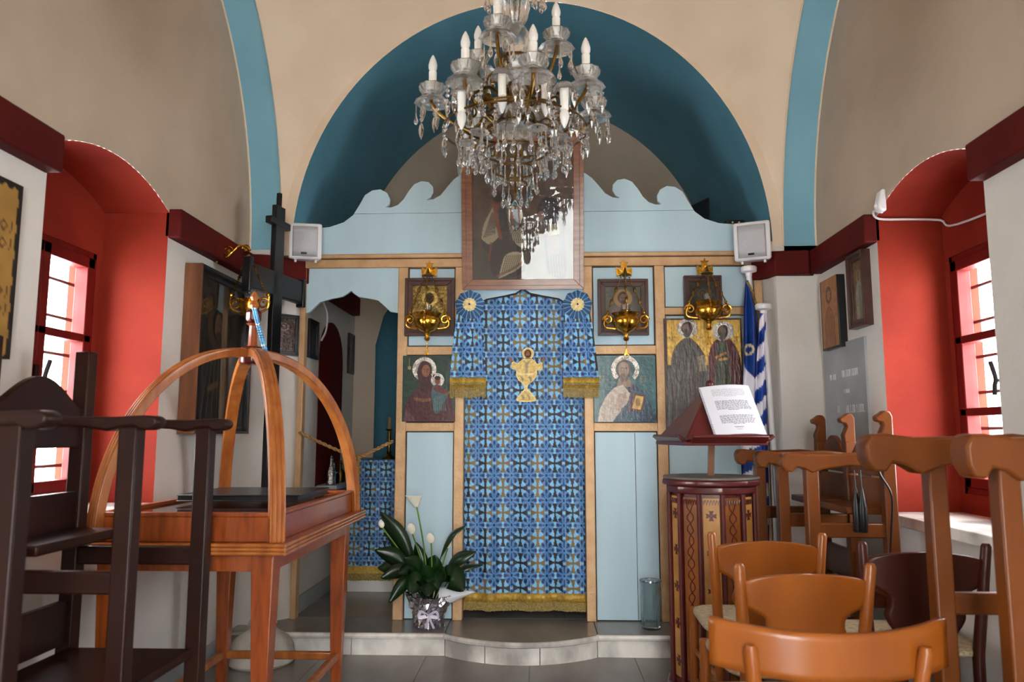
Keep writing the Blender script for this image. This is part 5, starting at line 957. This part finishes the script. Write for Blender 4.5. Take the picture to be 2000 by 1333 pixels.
def hang(parent, c, r, n, z, kinds, a0=0):
    for k in range(n):
        a_ = a0 + 2 * math.pi * k / n; q = Vector((c.x + r * math.cos(a_), c.y + r * math.sin(a_), z)); kd = kinds[k % len(kinds)]
        if kd == 'd': inst('pendant', drop, 'crystal', q, parent, sc=mix.uniform(.9, 1.15))
        elif kd == 'a': inst('bead', bead, 'crystal', q, parent); inst('pendant', alm, 'crystal', q - Vector((0, 0, .019)), parent)
        elif kd == 'b':
            for j in range(3): inst('bead', bead, 'crystal', q - Vector((0, 0, .019 * j)), parent, sc=.85)
            inst('pendant', alm, 'crystal', q - Vector((0, 0, .057)), parent)
def arm(a_, r, zr, zroot, rroot, up_=True, tiers='dadb', full_=True):
    d = Vector((math.cos(a_), math.sin(a_), 0)); e = C0 + d * r + Vector((0, 0, zr)); st = C0 + d * rroot + Vector((0, 0, zroot)); h_ = .06 if up_ else .03
    A = MB(); A.tube(bez([st, st + d * (r - rroot) * .35 - Vector((0, 0, .07 if up_ else -.05)), st + d * (r - rroot) * .75 + Vector((0, 0, (zr - zroot) * .4 - .07 * up_)), e - Vector((0, 0, h_))] + ([e] if up_ else []), 7), .0075, 8)
    mid = st.lerp(e, .45); scroll(A, mid - Vector((0, 0, .03)), 1, .035, d, .005); a = A.build('arm', 'bronze', T)
    if up_:
        inst('bobeche', bob, 'cut_glass', e, a); inst('drip_dish', dish, 'cut_glass', e + Vector((0, 0, .008)), a); inst('candle_sleeve', can, 'candle', e - Vector((0, 0, .006)), a); inst('bulb', blb, 'bulb', e - Vector((0, 0, .006)), a)
        hang(a, e, .066, 7, e.z - .062, tiers, a_)
    else:
        inst('bobeche', bob, 'cut_glass', e, a, (math.pi, 0, 0), .8); inst('candle_sleeve', can, 'candle', e, a, (math.pi, 0, 0)); inst('bulb', blb, 'bulb', e, a, (math.pi, 0, 0))
zl, zu = cz(190), cz(92)
for px, front_ in ((850, 0), (912, -1), (1042, -1), (1143, -.6), (1157, .7), (930, 1), (1080, 1)):
    r_ = .345; dx = max(-.999, min(.999, (U(px, 180, 'y', CY + front_ * .22).x - CX) / r_)); a_ = math.acos(dx) * (1 if front_ > 0 else -1); arm(a_, r_, zl - (.02 if front_ < 0 else 0) + (.02 if px == 1143 else 0), cz(232), .06, True, 'dabd')
for a_ in (R(150), R(250), R(-25), R(70)): arm(a_, .19, zu, cz(160), .04, True, 'dad')
for px, fr in ((983, -1), (1065, -1), (908, -1), (1100, -.8), (1010, 1), (900, .6)):
    r_ = .2 if 950 < px < 1080 else .3; dx = max(-.99, min(.99, (U(px, 210, 'y', CY - .1).x - CX) / r_)); a_ = math.acos(dx) * (1 if fr > 0 else -1); arm(a_, r_, cz(188) if r_ < .25 else cz(222), cz(215), .06, False)
for k in range(10): a_ = R(36 * k + 10); d = Vector((math.cos(a_), math.sin(a_), 0)); f_ = C0 + d * .2 + Vector((0, 0, cz(282))); m = MB(); m.tube(bez([C0 + d * .08 + Vector((0, 0, cz(255))), C0 + d * .15 + Vector((0, 0, cz(245))), f_], 6), .004, 6); a = m.build('basket_hook', 'bronze', T); inst('drip_dish', dish, 'cut_glass', f_ + Vector((0, 0, .03)), a, sc=.55); hang(a, f_, .033, 5, f_.z - .004, 'dd', a_)
for r_, py, n, kd in ((.3, 258, 14, 'ab'), (.24, 240, 12, 'ba'), (.13, 300, 12, 'd'), (.09, 335, 9, 'd'), (.05, 362, 6, 'd')):
    rg = MB().lathe([(r_ - .004, 0), (r_ + .004, 0), (r_ + .004, .006), (r_ - .004, .006), (r_ - .004, 0)], C0 + Vector((0, 0, cz(py))), 32).build('pendant_ring', 'bronze', T)
    hang(rg, C0, r_, n, cz(py), kd, r_)
MB().tube([(CX, CY, cz(270)), (CX, CY, cz(392))], .005, 6).build('centre_rod', 'bronze', T)
MB().lathe(prof([(.003, 452), (.022, 444), (.03, 428), (.028, 408), (.012, 396), (.006, 390)]), C0, 14, lambda q, z: 1 + .06 * math.cos(7 * q)).build('bottom_ball', 'crystal', T, sharp=15)
for s in (-1, 1):
    m = MB().tube([(CX, CY, cz(-30)), (CX + s * .12, CY, cz(-22))], .005, 6).build('top_hook', 'bronze', T); hang(m, C0 + Vector((s * .1, 0, 0)), .025, 6, cz(0) + .05, 'd')
